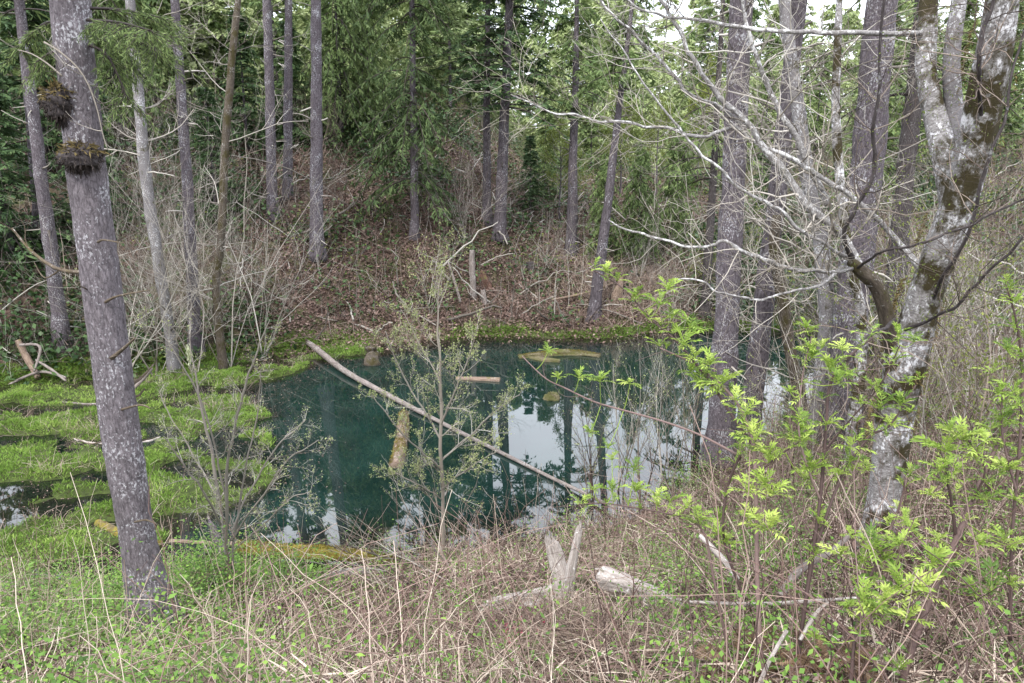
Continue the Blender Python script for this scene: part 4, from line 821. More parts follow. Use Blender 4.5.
# right shore saplings in front of the reflected sky
for k, (px, Yd, H, n, lb) in enumerate([(598, 12.2, 2.0, 4, 'bare sapling clump right of the tip of the long fallen log'), (625, 12.8, 2.9, 4, 'slim bare sapling clump second from the long fallen log'), (648, 12.4, 3.3, 3, 'tall bare forked sapling over the bright reflected sky'), (676, 13.2, 3.0, 5, 'dense bare sapling left of the thick right shore trunk'),
        (700, 14.6, 3.2, 5, 'bare sapling directly before the thick right shore trunk'), (760, 12.6, 2.0, 3, 'bare sapling between the two right shore trunks'), (800, 11.2, 2.0, 4, 'bare bush before the crooked brown mossy snag'), (828, 12, 3.4, 6, 'bare bush before the thickest pale trunk')]):
    shrub('bare_sapling', lb, px, 400, Yd, H, n, 560 + k, 'twig_grey' if k % 2 else 'twig_brown', lv=2, nch=8, r0=.017, spread=.28, wob=.07, buds=260, bs=.028, cat='sapling', group='bare saplings on the right shore', ang=.6, shr=.45)
for k, (px, Yd, H, lb) in enumerate([(905, 11.5, 3.4, 'twiggy bush behind the base of the mossy alder'), (950, 9.4, 3.0, 'twiggy purple bush right of the mossy alder'), (985, 11, 3.4, 'twiggy bush second right of the mossy alder'), (1015, 8.6, 2.8, 'twiggy bush at the right edge below the alder limbs'), (935, 14, 4.2, 'tall twiggy bush far behind the mossy alder'),
        (1005, 15, 4.6, 'tall twiggy bush on the right slope'), (870, 16, 4.0, 'twiggy bush between thickest pale trunk and dark barked trunk'), (838, 19, 2.6, 'twiggy bush on the far right shore of the pond'), (745, 31, 2.4, 'twiggy bush far behind the thinner purple grey trunk'), (700, 28, 2.6, 'twiggy bush around the dim narrow trunk'), (840, 22, 4.6, 'twiggy bush behind the slim white stem'), (960, 20, 5, 'large twiggy bush on the slope behind the alder fork')]):
    shrub('twiggy_bush', lb, px, 400, Yd, H, 7, 580 + k, 'twig_brown' if k % 3 == 0 else 'twig_grey', lv=2, nch=8, r0=.016, spread=.75, buds=700, bs=.04 + .001 * Yd, bmat='leaf_spring', group='twiggy bushes on the right slope')

def pixel_shrub(name, label, cat, stems, seed, mat, nch, tw, buds, bmat, bs, lv=1, flat=0., up=.1, ang=.8):
    """stems: pixel polylines (x, y, distance, width px); twigs grow from them"""
    rg = np.random.default_rng(seed); x, y, Yd, _ = stems[0][0]; g = P(x, y, Yd); g[2] = min(g[2], max(h1(g[0], g[1]), -.2)); th = thing(name, label, cat, g); lg = []
    for s in stems:
        m = MB(); q = limb(m, [(a_, b_, c_, d_ * .58) for a_, b_, c_, d_ in s], 30, 6, .12, .36, cap=False, kink=.03); m2 = m
        for k in range(nch):
            i = int(3 + 26 * (k + rg.random()) / nch); i = min(i, 28); dd = nrm(q[i + 1, :3] - q[i, :3]); s_ = nrm(np.cross(dd, rg.normal(0, 1, 3))); a = ang * rg.uniform(.7, 1.2); d = dd * math.cos(a) + s_ * math.sin(a); d[2] *= (1 - flat)
            grow(rg, q[i, :3], d, tw * rg.uniform(.5, 1.2) * (1.2 - i / 40), max(q[i, 3] * .5, .002), 0, lv, m2, 6, up=up, wob=.12, log=lg)
        part('stem', m, mat, th)
    q = np.concatenate([x[1:] for x, l in lg]); n = buds; b = q[rg.integers(0, len(q), n)] + rg.normal(0, .012, (n, 3)); mb = MB()
    if n: leaves(mb, b, rg.normal(0, 1, (n, 3)) + [0, 0, .3], rg.normal(0, 1, (n, 3)), rg.uniform(.6, 1.4, n) * bs, rg.uniform(.4, .7, n) * bs, rg.random(n), .15); part('leaves', mb, bmat, th)
    return th
g = G(442, 556); y0 = g[1]
pixel_shrub('young_tree', 'small budding tree with pale green leaves standing in the middle at the near waterline', 'tree', [
    [(443, 560, y0, 8), (443, 500, y0, 7), (441, 440, y0, 6.5), (441, 390, y0, 5.5), (439, 345, y0, 4), (438, 300, y0, 2.5), (440, 272, y0, 1.5)],
    [(441, 440, y0, 4), (425, 412, y0 + .2, 3.5), (408, 385, y0 + .3, 3), (395, 355, y0 + .3, 2), (385, 330, y0 + .4, 1.5)], [(441, 425, y0, 4), (455, 390, y0 - .2, 3), (468, 360, y0 - .3, 2.5), (480, 325, y0 - .4, 1.5)],
    [(442, 470, y0, 4), (420, 450, y0 - .3, 3), (395, 425, y0 - .5, 2.5), (372, 395, y0 - .6, 1.5)], [(442, 460, y0, 4), (470, 435, y0 + .3, 3), (495, 412, y0 + .4, 2.5), (520, 395, y0 + .5, 1.5)],
    [(442, 500, y0, 3), (420, 485, y0 - .4, 2.5), (390, 470, y0 - .6, 1.5)], [(442, 490, y0, 3), (465, 470, y0 - .3, 2.5), (500, 450, y0 - .5, 1.5)], [(440, 380, y0, 3), (420, 345, y0 + .2, 2), (402, 310, y0 + .3, 1.5)]], 601, 'twig_grey', 14, .5, 6000, 'bud_leaf', .028, lv=2)
g = G(224, 572); y0 = g[1]
pixel_shrub('bare_shrub', 'many stemmed bare grey shrub before the marsh, right of the leaning spruce', 'shrub', [
    [(230, 575, y0, 7), (222, 520, y0 + .2, 6), (214, 465, y0 + .3, 6), (205, 420, y0 + .3, 4.5), (196, 380, y0 + .3, 3), (188, 330, y0 + .3, 1.5)],
    [(228, 575, y0, 6), (226, 520, y0, 6), (228, 460, y0, 5), (237, 420, y0, 4.5), (246, 385, y0, 4), (258, 350, y0, 3), (270, 318, y0, 1.5)],
    [(232, 575, y0, 5), (236, 520, y0 + .1, 4), (246, 470, y0 + .1, 3), (256, 420, y0 + .1, 2.5), (262, 370, y0, 1.5)],
    [(221, 525, y0, 4), (205, 495, y0 - .3, 3.5), (185, 470, y0 - .4, 3), (165, 435, y0 - .5, 2)], [(218, 500, y0, 4), (196, 460, y0 + .4, 3), (172, 420, y0 + .5, 2), (160, 390, y0 + .6, 1.5)],
    [(226, 500, y0, 3.5), (215, 450, y0, 3.2), (200, 400, y0 - .1, 3), (170, 345, y0 - .2, 2), (150, 320, y0 - .2, 1.5)],
    [(232, 540, y0, 4), (262, 495, y0 - .3, 3), (290, 460, y0 - .5, 2.5), (318, 440, y0 - .6, 1.5)], [(232, 530, y0, 4), (255, 480, y0 + .3, 3), (280, 445, y0 + .4, 2.5), (305, 420, y0 + .5, 1.5)], [(234, 550, y0, 3), (262, 525, y0, 3), (290, 500, y0 - .2, 2), (310, 490, y0 - .2, 1.5)]], 602, 'twig_grey', 11, .42, 2200, 'bud_leaf', .022, flat=.3, up=.06, lv=2)

# ------------------------------------------------------------------ elderberry shrubs with fresh leaves
def leaf_cluster(lf, st, rg, c, size, n=None):
    """a bunch of compound leaves spreading from a node"""
    n = n or rg.integers(7, 12); a0 = rg.random() * 6.28; tint = rg.normal(.46, .24); size = size * rg.uniform(.7, 1.2)
    for k in range(n):
        a = a0 + k * 2.4 + rg.normal(0, .2); el = rg.uniform(.15, 1.35); d = np.array([math.cos(a) * math.cos(el), math.sin(a) * math.cos(el), math.sin(el)]); L = size * rg.uniform(.6, 1.05)
        t = np.linspace(0, 1, 5); rp_ = c + d * (L * t)[:, None] + np.array([0, 0, -1]) * (.28 * L * t ** 2)[:, None]; tubes(st, rp_, np.linspace(.0022, .001, 5), 3, .5, cap=False)
        sdv = nrm(np.cross(d, [0, 0, 1.])); nor = nrm(np.cross(sdv, d) + rg.normal(0, .15, 3)); bs, dr, ll = [rp_[4]], [nrm(rp_[4] - rp_[3])], [.42 * L]
        for i in (1, 2, 3, 4):
            for s in (-1, 1): bs.append(rp_[i]); dr.append(nrm(nrm(rp_[min(i + 1, 4)] - rp_[i - 1]) * .9 + sdv * s * .75 + nor * rg.uniform(-.1, .35))); ll.append(L * (.3 + .03 * i) * rg.uniform(.8, 1.1))
        m_ = len(bs); ll = np.array(ll); leaflets(lf, np.array(bs), np.array(dr), np.tile(nor, (m_, 1)) + rg.normal(0, .2, (m_, 3)), ll, ll * .29, np.clip(tint + rg.normal(0, .13) + rg.normal(0, .1, m_), 0, 1))
def elder(label, stems, clusters, seed, along=(), twig=5):
    """stems: pixel polylines; clusters: (px, py, distance, px size)"""
    rg = np.random.default_rng(seed); x, y, Yd, _ = stems[0][0]; g = P(x, y, Yd); g[2] = min(g[2], h1(g[0], g[1])); th = thing('elder_shrub', label, 'shrub', g, 'fresh leafed elder shrubs on the near bank'); lf, lst = MB(), MB(); qs = []
    for s in stems:
        m = MB(); q = limb(m, [(a_, b_, c_, d_ * .66) for a_, b_, c_, d_ in s], 34, 7, .05, rg.random(), cap=True); qs.append(q)
        for k in range(twig):
            i = rg.integers(6, 33); dd = nrm(q[min(i + 1, 33), :3] - q[i - 1, :3]); s_ = nrm(np.cross(dd, rg.normal(0, 1, 3))); grow(rg, q[i, :3], dd * .6 + s_ * .6, rg.uniform(.08, .3), max(q[i, 3] * .45, .0014), 0, 1, m, 2, up=.05)
        part('stem', m, 'stem_elder', th)
    allq = np.concatenate(qs)
    for x, y, Yd, sz in clusters:
        c = P(x, y, Yd); k = np.argmin(np.linalg.norm(allq[:, :3] - c, axis=1)); a = allq[k, :3]; b = c + (a - c) * .12
        if np.linalg.norm(a - c) > .01: tubes(lst, spl([a, (a + c) / 2 + [0, 0, -.02], c], 6), np.linspace(.003, .002, 6), 4, .6)
        leaf_cluster(lf, lst, rg, c, sz * m_per_px(c) * .62)
    for si, i0, i1, n, sz in along:
        for k in range(n):
            i = int(i0 + (i1 - i0) * (k + .5 * rg.random()) / max(n - 1, 1)); c = qs[si][min(i, 33), :3] + rg.normal(0, .02, 3); leaf_cluster(lf, lst, rg, c, sz * m_per_px(c) * .62, rg.integers(3, 6))
    part('leaves', lf, 'elder_leaf', th); part('leaf_stalks', lst, 'elder_leaf', th)
E1 = 3.9
elder('tall dark stemmed elder whose long arms arch left across the pond', [
    [(766, 705, 3.5, 8), (760, 640, 3.6, 7.5), (757, 570, 3.7, 7), (756, 500, 3.8, 6.5), (753, 445, 3.9, 6), (738, 405, 4, 5), (715, 380, 4.1, 4), (690, 362, 4.2, 3.5), (660, 348, 4.2, 2)],
    [(753, 445, 3.9, 5), (735, 420, 4, 4.5), (712, 385, 4.1, 4), (680, 345, 4.2, 3.2), (650, 318, 4.3, 2.8), (625, 290, 4.4, 2.4), (604, 276, 4.5, 2), (588, 268, 4.5, 1.4)],
    [(738, 455, 4, 4), (700, 435, 4.2, 3.5), (665, 422, 4.3, 3.2), (630, 412, 4.4, 3), (595, 402, 4.5, 2.8), (565, 388, 4.6, 2.4), (545, 378, 4.6, 2), (522, 356, 4.7, 1.4)],
    [(735, 690, 3.6, 5), (722, 620, 3.7, 4.5), (712, 570, 3.8, 4), (705, 535, 3.9, 3.5), (690, 520, 4, 3), (660, 512, 4, 2.6), (630, 507, 4.1, 2.4), (600, 503, 4.1, 2), (578, 505, 4.2, 1.4)],
    [(745, 600, 3.7, 5), (724, 540, 3.8, 4.5), (727, 490, 3.9, 4), (740, 455, 3.9, 4)], [(756, 475, 3.8, 4), (780, 455, 3.8, 3), (800, 442, 3.8, 2.5)]],
    [(606, 272, 4.4, 28), (636, 297, 4.3, 22), (660, 305, 4.25, 32), (672, 318, 4.2, 32), (690, 328, 4.2, 38), (668, 290, 4.3, 24), (683, 345, 4.1, 34), (695, 358, 4.1, 36), (710, 365, 4, 36), (722, 385, 4, 36), (735, 400, 3.9, 36), (745, 415, 3.9, 36), (700, 385, 4.1, 30), (690, 372, 4.1, 30), (752, 432, 3.9, 34),
     (548, 352, 4.6, 20), (558, 378, 4.6, 14), (579, 378, 4.5, 22), (600, 382, 4.4, 22), (630, 384, 4.4, 24), (590, 433, 4.4, 24), (608, 448, 4.3, 22), (612, 460, 4.3, 18), (634, 470, 4.2, 24), (594, 490, 4.1, 26), (612, 492, 4.1, 24), (636, 492, 4, 28), (656, 496, 4, 28), (670, 502, 4, 28), (686, 508, 3.9, 30), (700, 520, 3.9, 28), (718, 535, 3.8, 28), (725, 545, 3.8, 26),
     (755, 440, 3.8, 40), (768, 455, 3.8, 38), (740, 445, 3.9, 32), (765, 485, 3.7, 34), (748, 492, 3.7, 28), (772, 495, 3.7, 32), (768, 530, 3.6, 34), (750, 520, 3.7, 26), (800, 430, 3.8, 28), (795, 440, 3.8, 30), (805, 480, 3.8, 26)], 701, [(0, 16, 33, 10, 22), (1, 8, 30, 10, 24), (3, 14, 33, 10, 20), (4, 10, 33, 6, 20), (5, 8, 33, 5, 26)])
elder('elder with dark upright stem before the thickest pale trunk and mossy alder', [
    [(792, 710, 3.4, 7), (803, 620, 3.5, 6.5), (812, 560, 3.6, 6), (820, 500, 3.7, 5.5), (826, 430, 3.8, 5), (830, 385, 3.9, 4.5), (848, 358, 3.9, 4), (872, 338, 4, 3)],
    [(812, 560, 3.6, 5), (840, 480, 3.7, 4), (868, 438, 3.8, 3.5), (890, 425, 3.8, 3), (916, 385, 3.9, 2)], [(820, 500, 3.7, 4), (800, 440, 3.7, 3), (802, 380, 3.8, 2.5), (812, 335, 3.8, 1.6)], [(826, 450, 3.8, 3), (850, 420, 3.8, 2.5), (880, 385, 3.8, 2.2), (900, 345, 3.8, 1.6)]],
    [(806, 328, 3.8, 22), (822, 348, 3.8, 34), (842, 350, 3.8, 36), (830, 372, 3.8, 38), (812, 358, 3.8, 28), (848, 375, 3.8, 30), (838, 384, 3.7, 32), (898, 336, 3.8, 24), (914, 342, 3.8, 22), (895, 360, 3.8, 22), (875, 388, 3.8, 26), (880, 408, 3.8, 28), (908, 382, 3.8, 22), (890, 425, 3.8, 26), (900, 405, 3.8, 24), (860, 402, 3.8, 22), (800, 420, 3.7, 32), (790, 392, 3.8, 20), (826, 425, 3.7, 32), (806, 440, 3.7, 26), (850, 462, 3.7, 32), (838, 475, 3.7, 28), (812, 470, 3.7, 28), (866, 470, 3.7, 22), (850, 448, 3.7, 26)], 702, [(0, 12, 33, 12, 24), (1, 8, 33, 9, 22), (2, 6, 33, 8, 22), (3, 6, 33, 7, 20)])
elder('elder leaning right from the bottom edge with thick dark stem', [
    [(893, 715, 3.1, 11), (915, 640, 3.2, 10), (938, 580, 3.4, 9.5), (958, 535, 3.6, 9), (972, 500, 3.7, 8), (988, 465, 3.8, 7), (1004, 430, 3.9, 5), (1022, 398, 4, 3.5), (1034, 380, 4, 2.5)],
    [(956, 540, 3.6, 6), (952, 505, 3.6, 4.5), (947, 475, 3.6, 4), (950, 455, 3.7, 3)], [(985, 470, 3.8, 4), (1010, 460, 3.8, 3.5), (1040, 448, 3.8, 3)], [(915, 650, 3.2, 5), (912, 620, 3.2, 4), (912, 590, 3.2, 3)], [(970, 505, 3.7, 4), (985, 470, 3.6, 3), (968, 440, 3.6, 2.4)]],
    [(945, 452, 3.6, 42), (962, 440, 3.6, 38), (975, 455, 3.6, 36), (950, 430, 3.6, 30), (985, 440, 3.7, 32), (940, 470, 3.5, 28), (956, 470, 3.5, 30), (930, 495, 3.5, 24), (942, 482, 3.5, 26), (1000, 420, 3.8, 30), (990, 430, 3.8, 28), (1012, 410, 3.9, 28), (900, 590, 3.2, 42), (918, 595, 3.2, 46), (932, 565, 3.3, 36), (945, 568, 3.3, 34), (908, 620, 3.1, 40), (992, 592, 3.3, 44), (975, 596, 3.3, 36), (1010, 585, 3.4, 32), (980, 545, 3.5, 30), (1012, 548, 3.6, 30), (1004, 540, 3.6, 28), (938, 540, 3.5, 26), (912, 530, 3.6, 26), (985, 500, 3.6, 28), (1005, 470, 3.7, 28), (1015, 500, 3.7, 26)], 703, [(0, 14, 33, 9, 24), (1, 8, 33, 5, 24), (2, 6, 33, 6, 26), (4, 6, 33, 6, 24)])
elder('elder at the right edge with one pale cane', [[(1010, 640, 3.6, 6), (1012, 540, 3.7, 5), (1020, 440, 3.8, 4.5), (1022, 370, 3.9, 4), (1016, 320, 3.9, 3), (1006, 285, 3.9, 2)], [(1016, 490, 3.7, 4), (1002, 430, 3.8, 3), (1004, 370, 3.9, 2)]],
    [(1010, 288, 3.9, 30), (1016, 302, 3.9, 26), (1014, 328, 3.9, 28), (1008, 352, 3.9, 30), (1020, 356, 3.9, 26), (1014, 392, 3.8, 34), (1018, 405, 3.8, 34), (998, 395, 3.8, 26), (1006, 420, 3.8, 28)], 704, [(0, 12, 33, 10, 24), (1, 6, 33, 6, 22)])
elder('low elder bunches at the bottom before the leaning dark stem', [[(850, 690, 3.1, 6), (858, 620, 3.2, 5), (878, 560, 3.4, 4.5), (900, 505, 3.6, 3.5), (905, 480, 3.6, 2.5)], [(856, 640, 3.1, 4), (870, 620, 3.1, 3), (880, 605, 3.1, 2.5)], [(865, 590, 3.3, 4), (880, 555, 3.3, 3), (892, 545, 3.3, 2)]],
    [(870, 608, 3.1, 46), (862, 600, 3.1, 38), (884, 600, 3.1, 42), (846, 608, 3.1, 30), (870, 548, 3.3, 34), (884, 560, 3.3, 32), (872, 536, 3.4, 28), (862, 562, 3.3, 28), (840, 555, 3.4, 26), (898, 545, 3.4, 24), (905, 520, 3.5, 26), (850, 535, 3.5, 22), (815, 555, 3.6, 20), (815, 638, 3.1, 24), (900, 670, 3, 30)], 705, [(0, 10, 33, 9, 24), (1, 6, 33, 5, 26), (2, 6, 33, 5, 24)])

# ------------------------------------------------------------------ logs, stumps, broken wood
def splinters(seed, mat='wood_pale', k0=-1):
    def f(th, q):
        rg = np.random.default_rng(seed); mb = MB(); e = q[k0, :3]; d = nrm(q[k0, :3] - q[k0 - 3 if k0 < 0 else 3, :3]); r = q[k0, 3]; s = nrm(np.cross(d, [.3, 1, .2])); u = np.cross(d, s)
        for k in range(11):
            a = rg.random() * 6.28; b = e + (s * math.cos(a) + u * math.sin(a)) * r * rg.uniform(.2, .85); L = rg.uniform(.02, .12); tubes(mb, np.array([b - d * .05, b + d * L * .4, b + d * L + rg.normal(0, .006, 3)]), np.array([r * .3, r * .22, .001]), 4, cap=False)
        part('splinters', mb, mat, th)
    return f
def log_(name, label, cat, pts, mat, n=40, sides=12, lump=.12, extra=None, sink=None, group=None):
    """pts: pixel x, y, None (on ground/water) or distance, width px, lift"""
    ct = []
    for x, y, Yd, wd in pts:
        p = G(x, y) if Yd is None else P(x, y, Yd); ct.append(np.append(p, m_per_px(p) * wd / 2))
    big = max(c_[3] for c_ in pts) > 7; q = spl(ct, n); mb = MB(); q_ = spl(ct, n * 4) if big else q; tubes(mb, q_[:, :3], q_[:, 3], sides * 3 if big else sides, lump=lump, rough=.16 if big else 0, fr=9); c = q[0, :3]
    if extra is None: return solo(name, mb, mat, c, label, cat, group, True)
    th = thing(name, label, cat, c, group); part('trunk', mb, mat, th, True); extra(th, q); return th
def PW(px, py): return float(Pw(px, py)[1])
def fl(th, q):
    rg = np.random.default_rng(811); m = MB()
    for k in range(5): grow(rg, q[0, :3] + rg.normal(0, .05, 3), [-.6, .3, rg.uniform(-.1, .5)], .5, .02, 0, 1, m, 3)
    part('root', m, 'twig_grey', th); mb = MB()
    for k in range(6): grow(rg, q[20 + 6 * k if 20 + 6 * k < 60 else 59, :3], [rg.normal(0, 1), rg.normal(0, 1), .3], .35, .006, 0, 1, mb, 2)
    part('branch_stubs', mb, 'twig_grey', th)
log_('fallen_log', 'long thin fallen log slanting across the pond from the far bank to the near shore', 'log', [(300, 337, PW(300, 345), 4.5), (318, 350, PW(318, 356), 6.2), (345, 371, PW(345, 375), 5.6), (390, 396, PW(390, 399), 5), (440, 422, PW(440, 424), 4.2), (500, 452, PW(500, 454), 3.8), (550, 477, PW(550, 479), 3.6), (590, 496, PW(590, 500), 3.4), (615, 508, PW(615, 514), 3)], 'log_grey', 160, 12, .1, fl)
def moss_tufts(seed, col='moss'):
    def f(th, q):
        rg = np.random.default_rng(seed); q = spl(q, 600); mb = MB(); n = 2600; i = rg.integers(0, len(q) - 3, n); a = rg.normal(PI / 2, .7, n); T = nrm(q[i + 1, :3] - q[i, :3]); s = nrm(np.cross(T, [0, 0, 1.])); u = np.cross(s, T); nr = s * np.cos(a)[:, None] + u * np.sin(a)[:, None]
        k = fbm(i * .012, a, seed) > .42; i, nr = i[k], nr[k]; n = len(i); leaves(mb, q[i, :3] + nr * q[i, 3:4] * .96, nr + rg.normal(0, .5, (n, 3)), rg.normal(0, 1, (n, 3)), rg.uniform(.02, .05, n), .014, rg.random(n)); part('moss', mb, 'log_moss', th)
    return f
log_('mossy_log', 'yellow moss covered log lying in the shallow water right of the leaning spruce', 'log', [(238, 548, PW(238, 556), 13), (265, 550, PW(265, 559), 14), (310, 553, PW(310, 562), 15), (350, 555, PW(350, 564), 14), (378, 558, PW(378, 565), 11), (398, 561, PW(398, 566), 6)], 'log_moss', 50, 14, .15, moss_tufts(812))
log_('mossy_log', 'short mossy log end poking out left of the leaning spruce foot', 'log', [(98, 523, None, 8), (112, 530, None, 10), (128, 537, None, 10), (160, 545, None, 9)], 'log_moss', 30, 10, .2)
log_('thin_log', 'thin bare grey log lying behind the yellow mossy log', 'log', [(170, 541, None, 5), (215, 544, None, 6), (262, 545, None, 6), (296, 547, None, 4)], 'log_brown', 30, 8, .1)
log_('floating_log', 'brown log chunk standing half sunk in the teal water beside the budding tree', 'log', [(404, 414, PW(404, 419), 9), (403, 428, PW(403, 432), 11), (400, 448, PW(400, 451), 12), (395, 468, PW(395, 468), 13)], 'log_brown', 24, 12, .15, moss_tufts(813))
log_('floating_log', 'short brown log floating on the water right of the budding tree', 'log', [(456, 379, None, 5), (478, 380, None, 6), (500, 381, None, 7)], 'log_brown', 24, 10, .15)
log_('mossy_log', 'green mossy log floating near the far shore right of center', 'log', [(519, 358, None, 6), (540, 356, None, 8), (570, 354, None, 9), (600, 357, None, 6)], 'log_green', 30, 10, .25, moss_tufts(814))
log_('mossy_log', 'smaller green mossy log floating just in front of the longer green one', 'log', [(530, 358, None, 4), (545, 361, None, 7), (560, 362, None, 5)], 'log_green', 24, 10, .3)
def lump(name, label, cat, px, py, wpx, hpx, mat, seed, Yd=None, tufts=True):
    rg = np.random.default_rng(seed); g = G(px, py) if Yd is None else P(px, py, Yd); k = m_per_px(g); nu, nv = 26, 14; U, V = np.meshgrid(np.linspace(0, 2 * PI, nu, endpoint=False), np.linspace(.03, PI - .03, nv)); nn = np.stack([np.sin(V) * np.cos(U), np.sin(V) * np.sin(U), np.cos(V)], -1)
    q = g + nn * (.75 + 1.1 * (fbm(np.cos(U) * 2 + seed, np.sin(U) * 2 + V * 3, seed) - .4))[..., None] * np.array([wpx * k / 2, wpx * k / 2, hpx * k * .8]); a = (np.arange(nv - 1)[:, None] * nu + np.arange(nu)[None]).ravel(); b2 = (np.arange(nv - 1)[:, None] * nu + (np.arange(nu)[None] + 1) % nu).ravel(); mb = MB(); mb.add(q, np.stack([a, b2, b2 + nu, a + nu], -1)); return solo(name, mb, mat, g, label, cat, None, True)
lump('mossy_stump', 'small yellow mossy stump poking out of the water', 'stump', 551, 399, 18, 9, 'log_green', 821)
log_('stump', 'small dark stump at the waterline below the debris slope', 'stump', [(372, 366, None, 15), (372, 355, 22.3, 12), (371, 347, 22.3, 10)], 'bark_mossy', 16, 10, .3)
log_('dead_snag', 'upright pale grey snag beside the reddish rotten stump', 'snag', [(473, 322, 26.6, 8), (473, 290, 26.6, 6.5), (472, 262, 26.6, 5.5), (472, 250, 26.6, 5)], 'log_grey', 24, 9, .1)
log_('rotten_stump', 'reddish rotten stump overgrown with roots on the far bank', 'stump', [(484, 328, 27.6, 36), (485, 310, 27.6, 26), (484, 294, 27.7, 20), (480, 282, 27.8, 15), (477, 272, 27.9, 8)], 'rot_red', 24, 14, .7)
log_('dead_snag', 'short broken grey snag right of the reddish rotten stump', 'snag', [(487, 322, 26.5, 9), (485, 305, 26.5, 7), (483, 290, 26.5, 4)], 'log_grey', 16, 8, .25)
log_('dead_snag', 'brown broken snag on the brown bare patch right of the leaning waterline trunk', 'snag', [(612, 312, 26.8, 9), (617, 295, 26.9, 9), (622, 276, 27, 4)], 'log_brown', 18, 9, .3)
log_('stump', 'dark stump in the brush right of the two dark firs', 'stump', [(532, 292, 29.5, 11), (531, 280, 29.5, 9), (530, 262, 29.5, 7)], 'bark_dark', 16, 9, .25)
log_('broken_snag', 'leaning broken snag with split pink wood in front of the yellow mossy log', 'snag', [(232, 574, 9.6, 17), (226, 560, 9.7, 14), (219, 543, 9.8, 11), (213, 528, 9.9, 7), (209, 519, 9.95, 2)], 'bark_grey', 24, 12, .4, splinters(875))
for pts, lb, mt in [([(362, 287, 27.5, 4), (368, 276, 28, 5), (376, 262, 28.2, 4)], 'short curved pale branch on the debris slope', 'wood_pale'), ([(383, 264, 29, 5), (398, 266, 29, 6), (412, 270, 28.6, 5)], 'pale log lying under the drooping hemlock', 'log_grey'), ([(396, 266, 28, 4), (398, 276, 27.6, 4), (399, 282, 27.6, 3)], 'small pale upright stick under the drooping hemlock', 'wood_pale'),
        ([(448, 262, 27, 3), (455, 283, 26.6, 4), (461, 304, 26.4, 4)], 'leaning pale dead branch left of the grey snag', 'log_grey'), ([(340, 300, 26.8, 4), (362, 316, 26, 4), (384, 334, 25.2, 3)], 'dead branch slanting down the debris slope to the water', 'log_grey'), ([(372, 248, 29.5, 5), (395, 240, 30, 6), (408, 236, 30.4, 4)], 'dark branch lying high on the debris slope', 'log_brown'),
        ([(505, 334, 25.4, 4), (530, 331, 25.8, 5), (556, 330, 26, 3)], 'reddish branch along the far waterline', 'rot_red'), ([(8, 385, 19.2, 4), (40, 372, 19.4, 4), (66, 378, 19.2, 4)], 'grey stick along the far edge of the marsh', 'log_grey'), ([(18, 340, 19.9, 8), (26, 356, 19.8, 9), (38, 378, 19.4, 8)], 'dark leaning stump at the left edge of the far marsh', 'log_brown'),
        ([(20, 345, 19.7, 4), (40, 347, 19.6, 4), (34, 372, 19.3, 3)], 'bent grey branch by the dark leaning stump', 'log_grey'), ([(36, 360, 19.5, 3), (52, 370, 19.2, 4), (66, 381, 18.9, 3)], 'pale grey pole sloping to the far marsh edge', 'log_grey'), ([(130, 392, 18.4, 4), (142, 380, 18.6, 5), (152, 368, 18.8, 4)], 'pale pole leaning out of the marsh behind the spruce', 'log_grey'),
        ([(72, 438, None, 3), (90, 443, None, 4), (108, 444, None, 3)], 'white stick lying on the marsh left of the spruce', 'wood_pale'), ([(138, 442, None, 4), (150, 441, None, 4), (160, 437, None, 3)], 'white stick lying on the marsh right of the spruce', 'wood_pale'), ([(60, 402, None, 3), (85, 404, None, 3), (104, 404, None, 3)], 'thin grey stick on the far green marsh', 'log_grey'),
        ([(552, 300, 27, 3), (590, 292, 27.4, 4), (616, 282, 27.8, 3)], 'thin dead pole across the brown bare patch', 'log_brown'), ([(512, 302, 27, 3), (498, 318, 26.4, 3), (488, 330, 25.9, 3)], 'thin root like branch below the reddish rotten stump', 'rot_red')]:
    log_('dead_branch', lb, 'branch', [(a_, b_, c_, d_ * .7) for a_, b_, c_, d_ in pts], mt, 16, 7, .15, group='dead branches round the pond')
g = G(545, 605); yf = g[1]; g2 = G(655, 605)[1]
log_('broken_post', 'upright split pale wood slab standing in the dead grass', 'broken wood', [(566, 606, yf, 19), (562, 580, yf + .05, 18), (556, 558, yf + .1, 17), (552, 543, yf + .12, 14)], 'wood_pale', 18, 8, .35, splinters(871))
log_('broken_post', 'slim upright white stick right of the split pale wood slab', 'broken wood', [(567, 606, yf - .15, 11), (571, 575, yf - .15, 10), (576, 545, yf - .12, 9), (579, 530, yf - .1, 7)], 'wood_pale', 18, 8, .25, splinters(872))
log_('rotten_log', 'low rotten pale log lying in the dead grass left of the split slab', 'log', [(486, 610, yf - .1, 12), (515, 602, yf, 18), (545, 595, yf + .1, 20), (562, 592, yf + .15, 18)], 'wood_pale', 24, 12, .5, splinters(873, k0=0))
log_('rotten_log', 'pale peeling log pointing down right on the dead grass', 'log', [(602, 577, g2 + .3, 18), (625, 583, g2 + .15, 16), (655, 594, g2 - .05, 13), (692, 609, g2 - .3, 8)], 'wood_pale', 24, 12, .45, splinters(874, k0=0))
log_('rotten_log', 'short rotten stub under the pale peeling log', 'log', [(648, 598, g2 - .1, 15), (654, 615, g2 - .2, 16), (660, 640, g2 - .3, 17)], 'wood_pale', 18, 12, .25)
log_('rotten_log', 'grey log half hidden in grass before the yellow mossy log', 'log', [(300, 590, None, 8), (322, 580, None, 10), (350, 574, None, 10), (384, 572, None, 8)], 'log_grey', 24, 10, .2)
log_('dead_branch', 'white peeled branch leaning behind the tall dark stemmed elder', 'branch', [(700, 536, 4.6, 5), (712, 548, 4.5, 6), (725, 562, 4.4, 6), (738, 580, 4.3, 5)], 'wood_pale', 18, 8, .12)
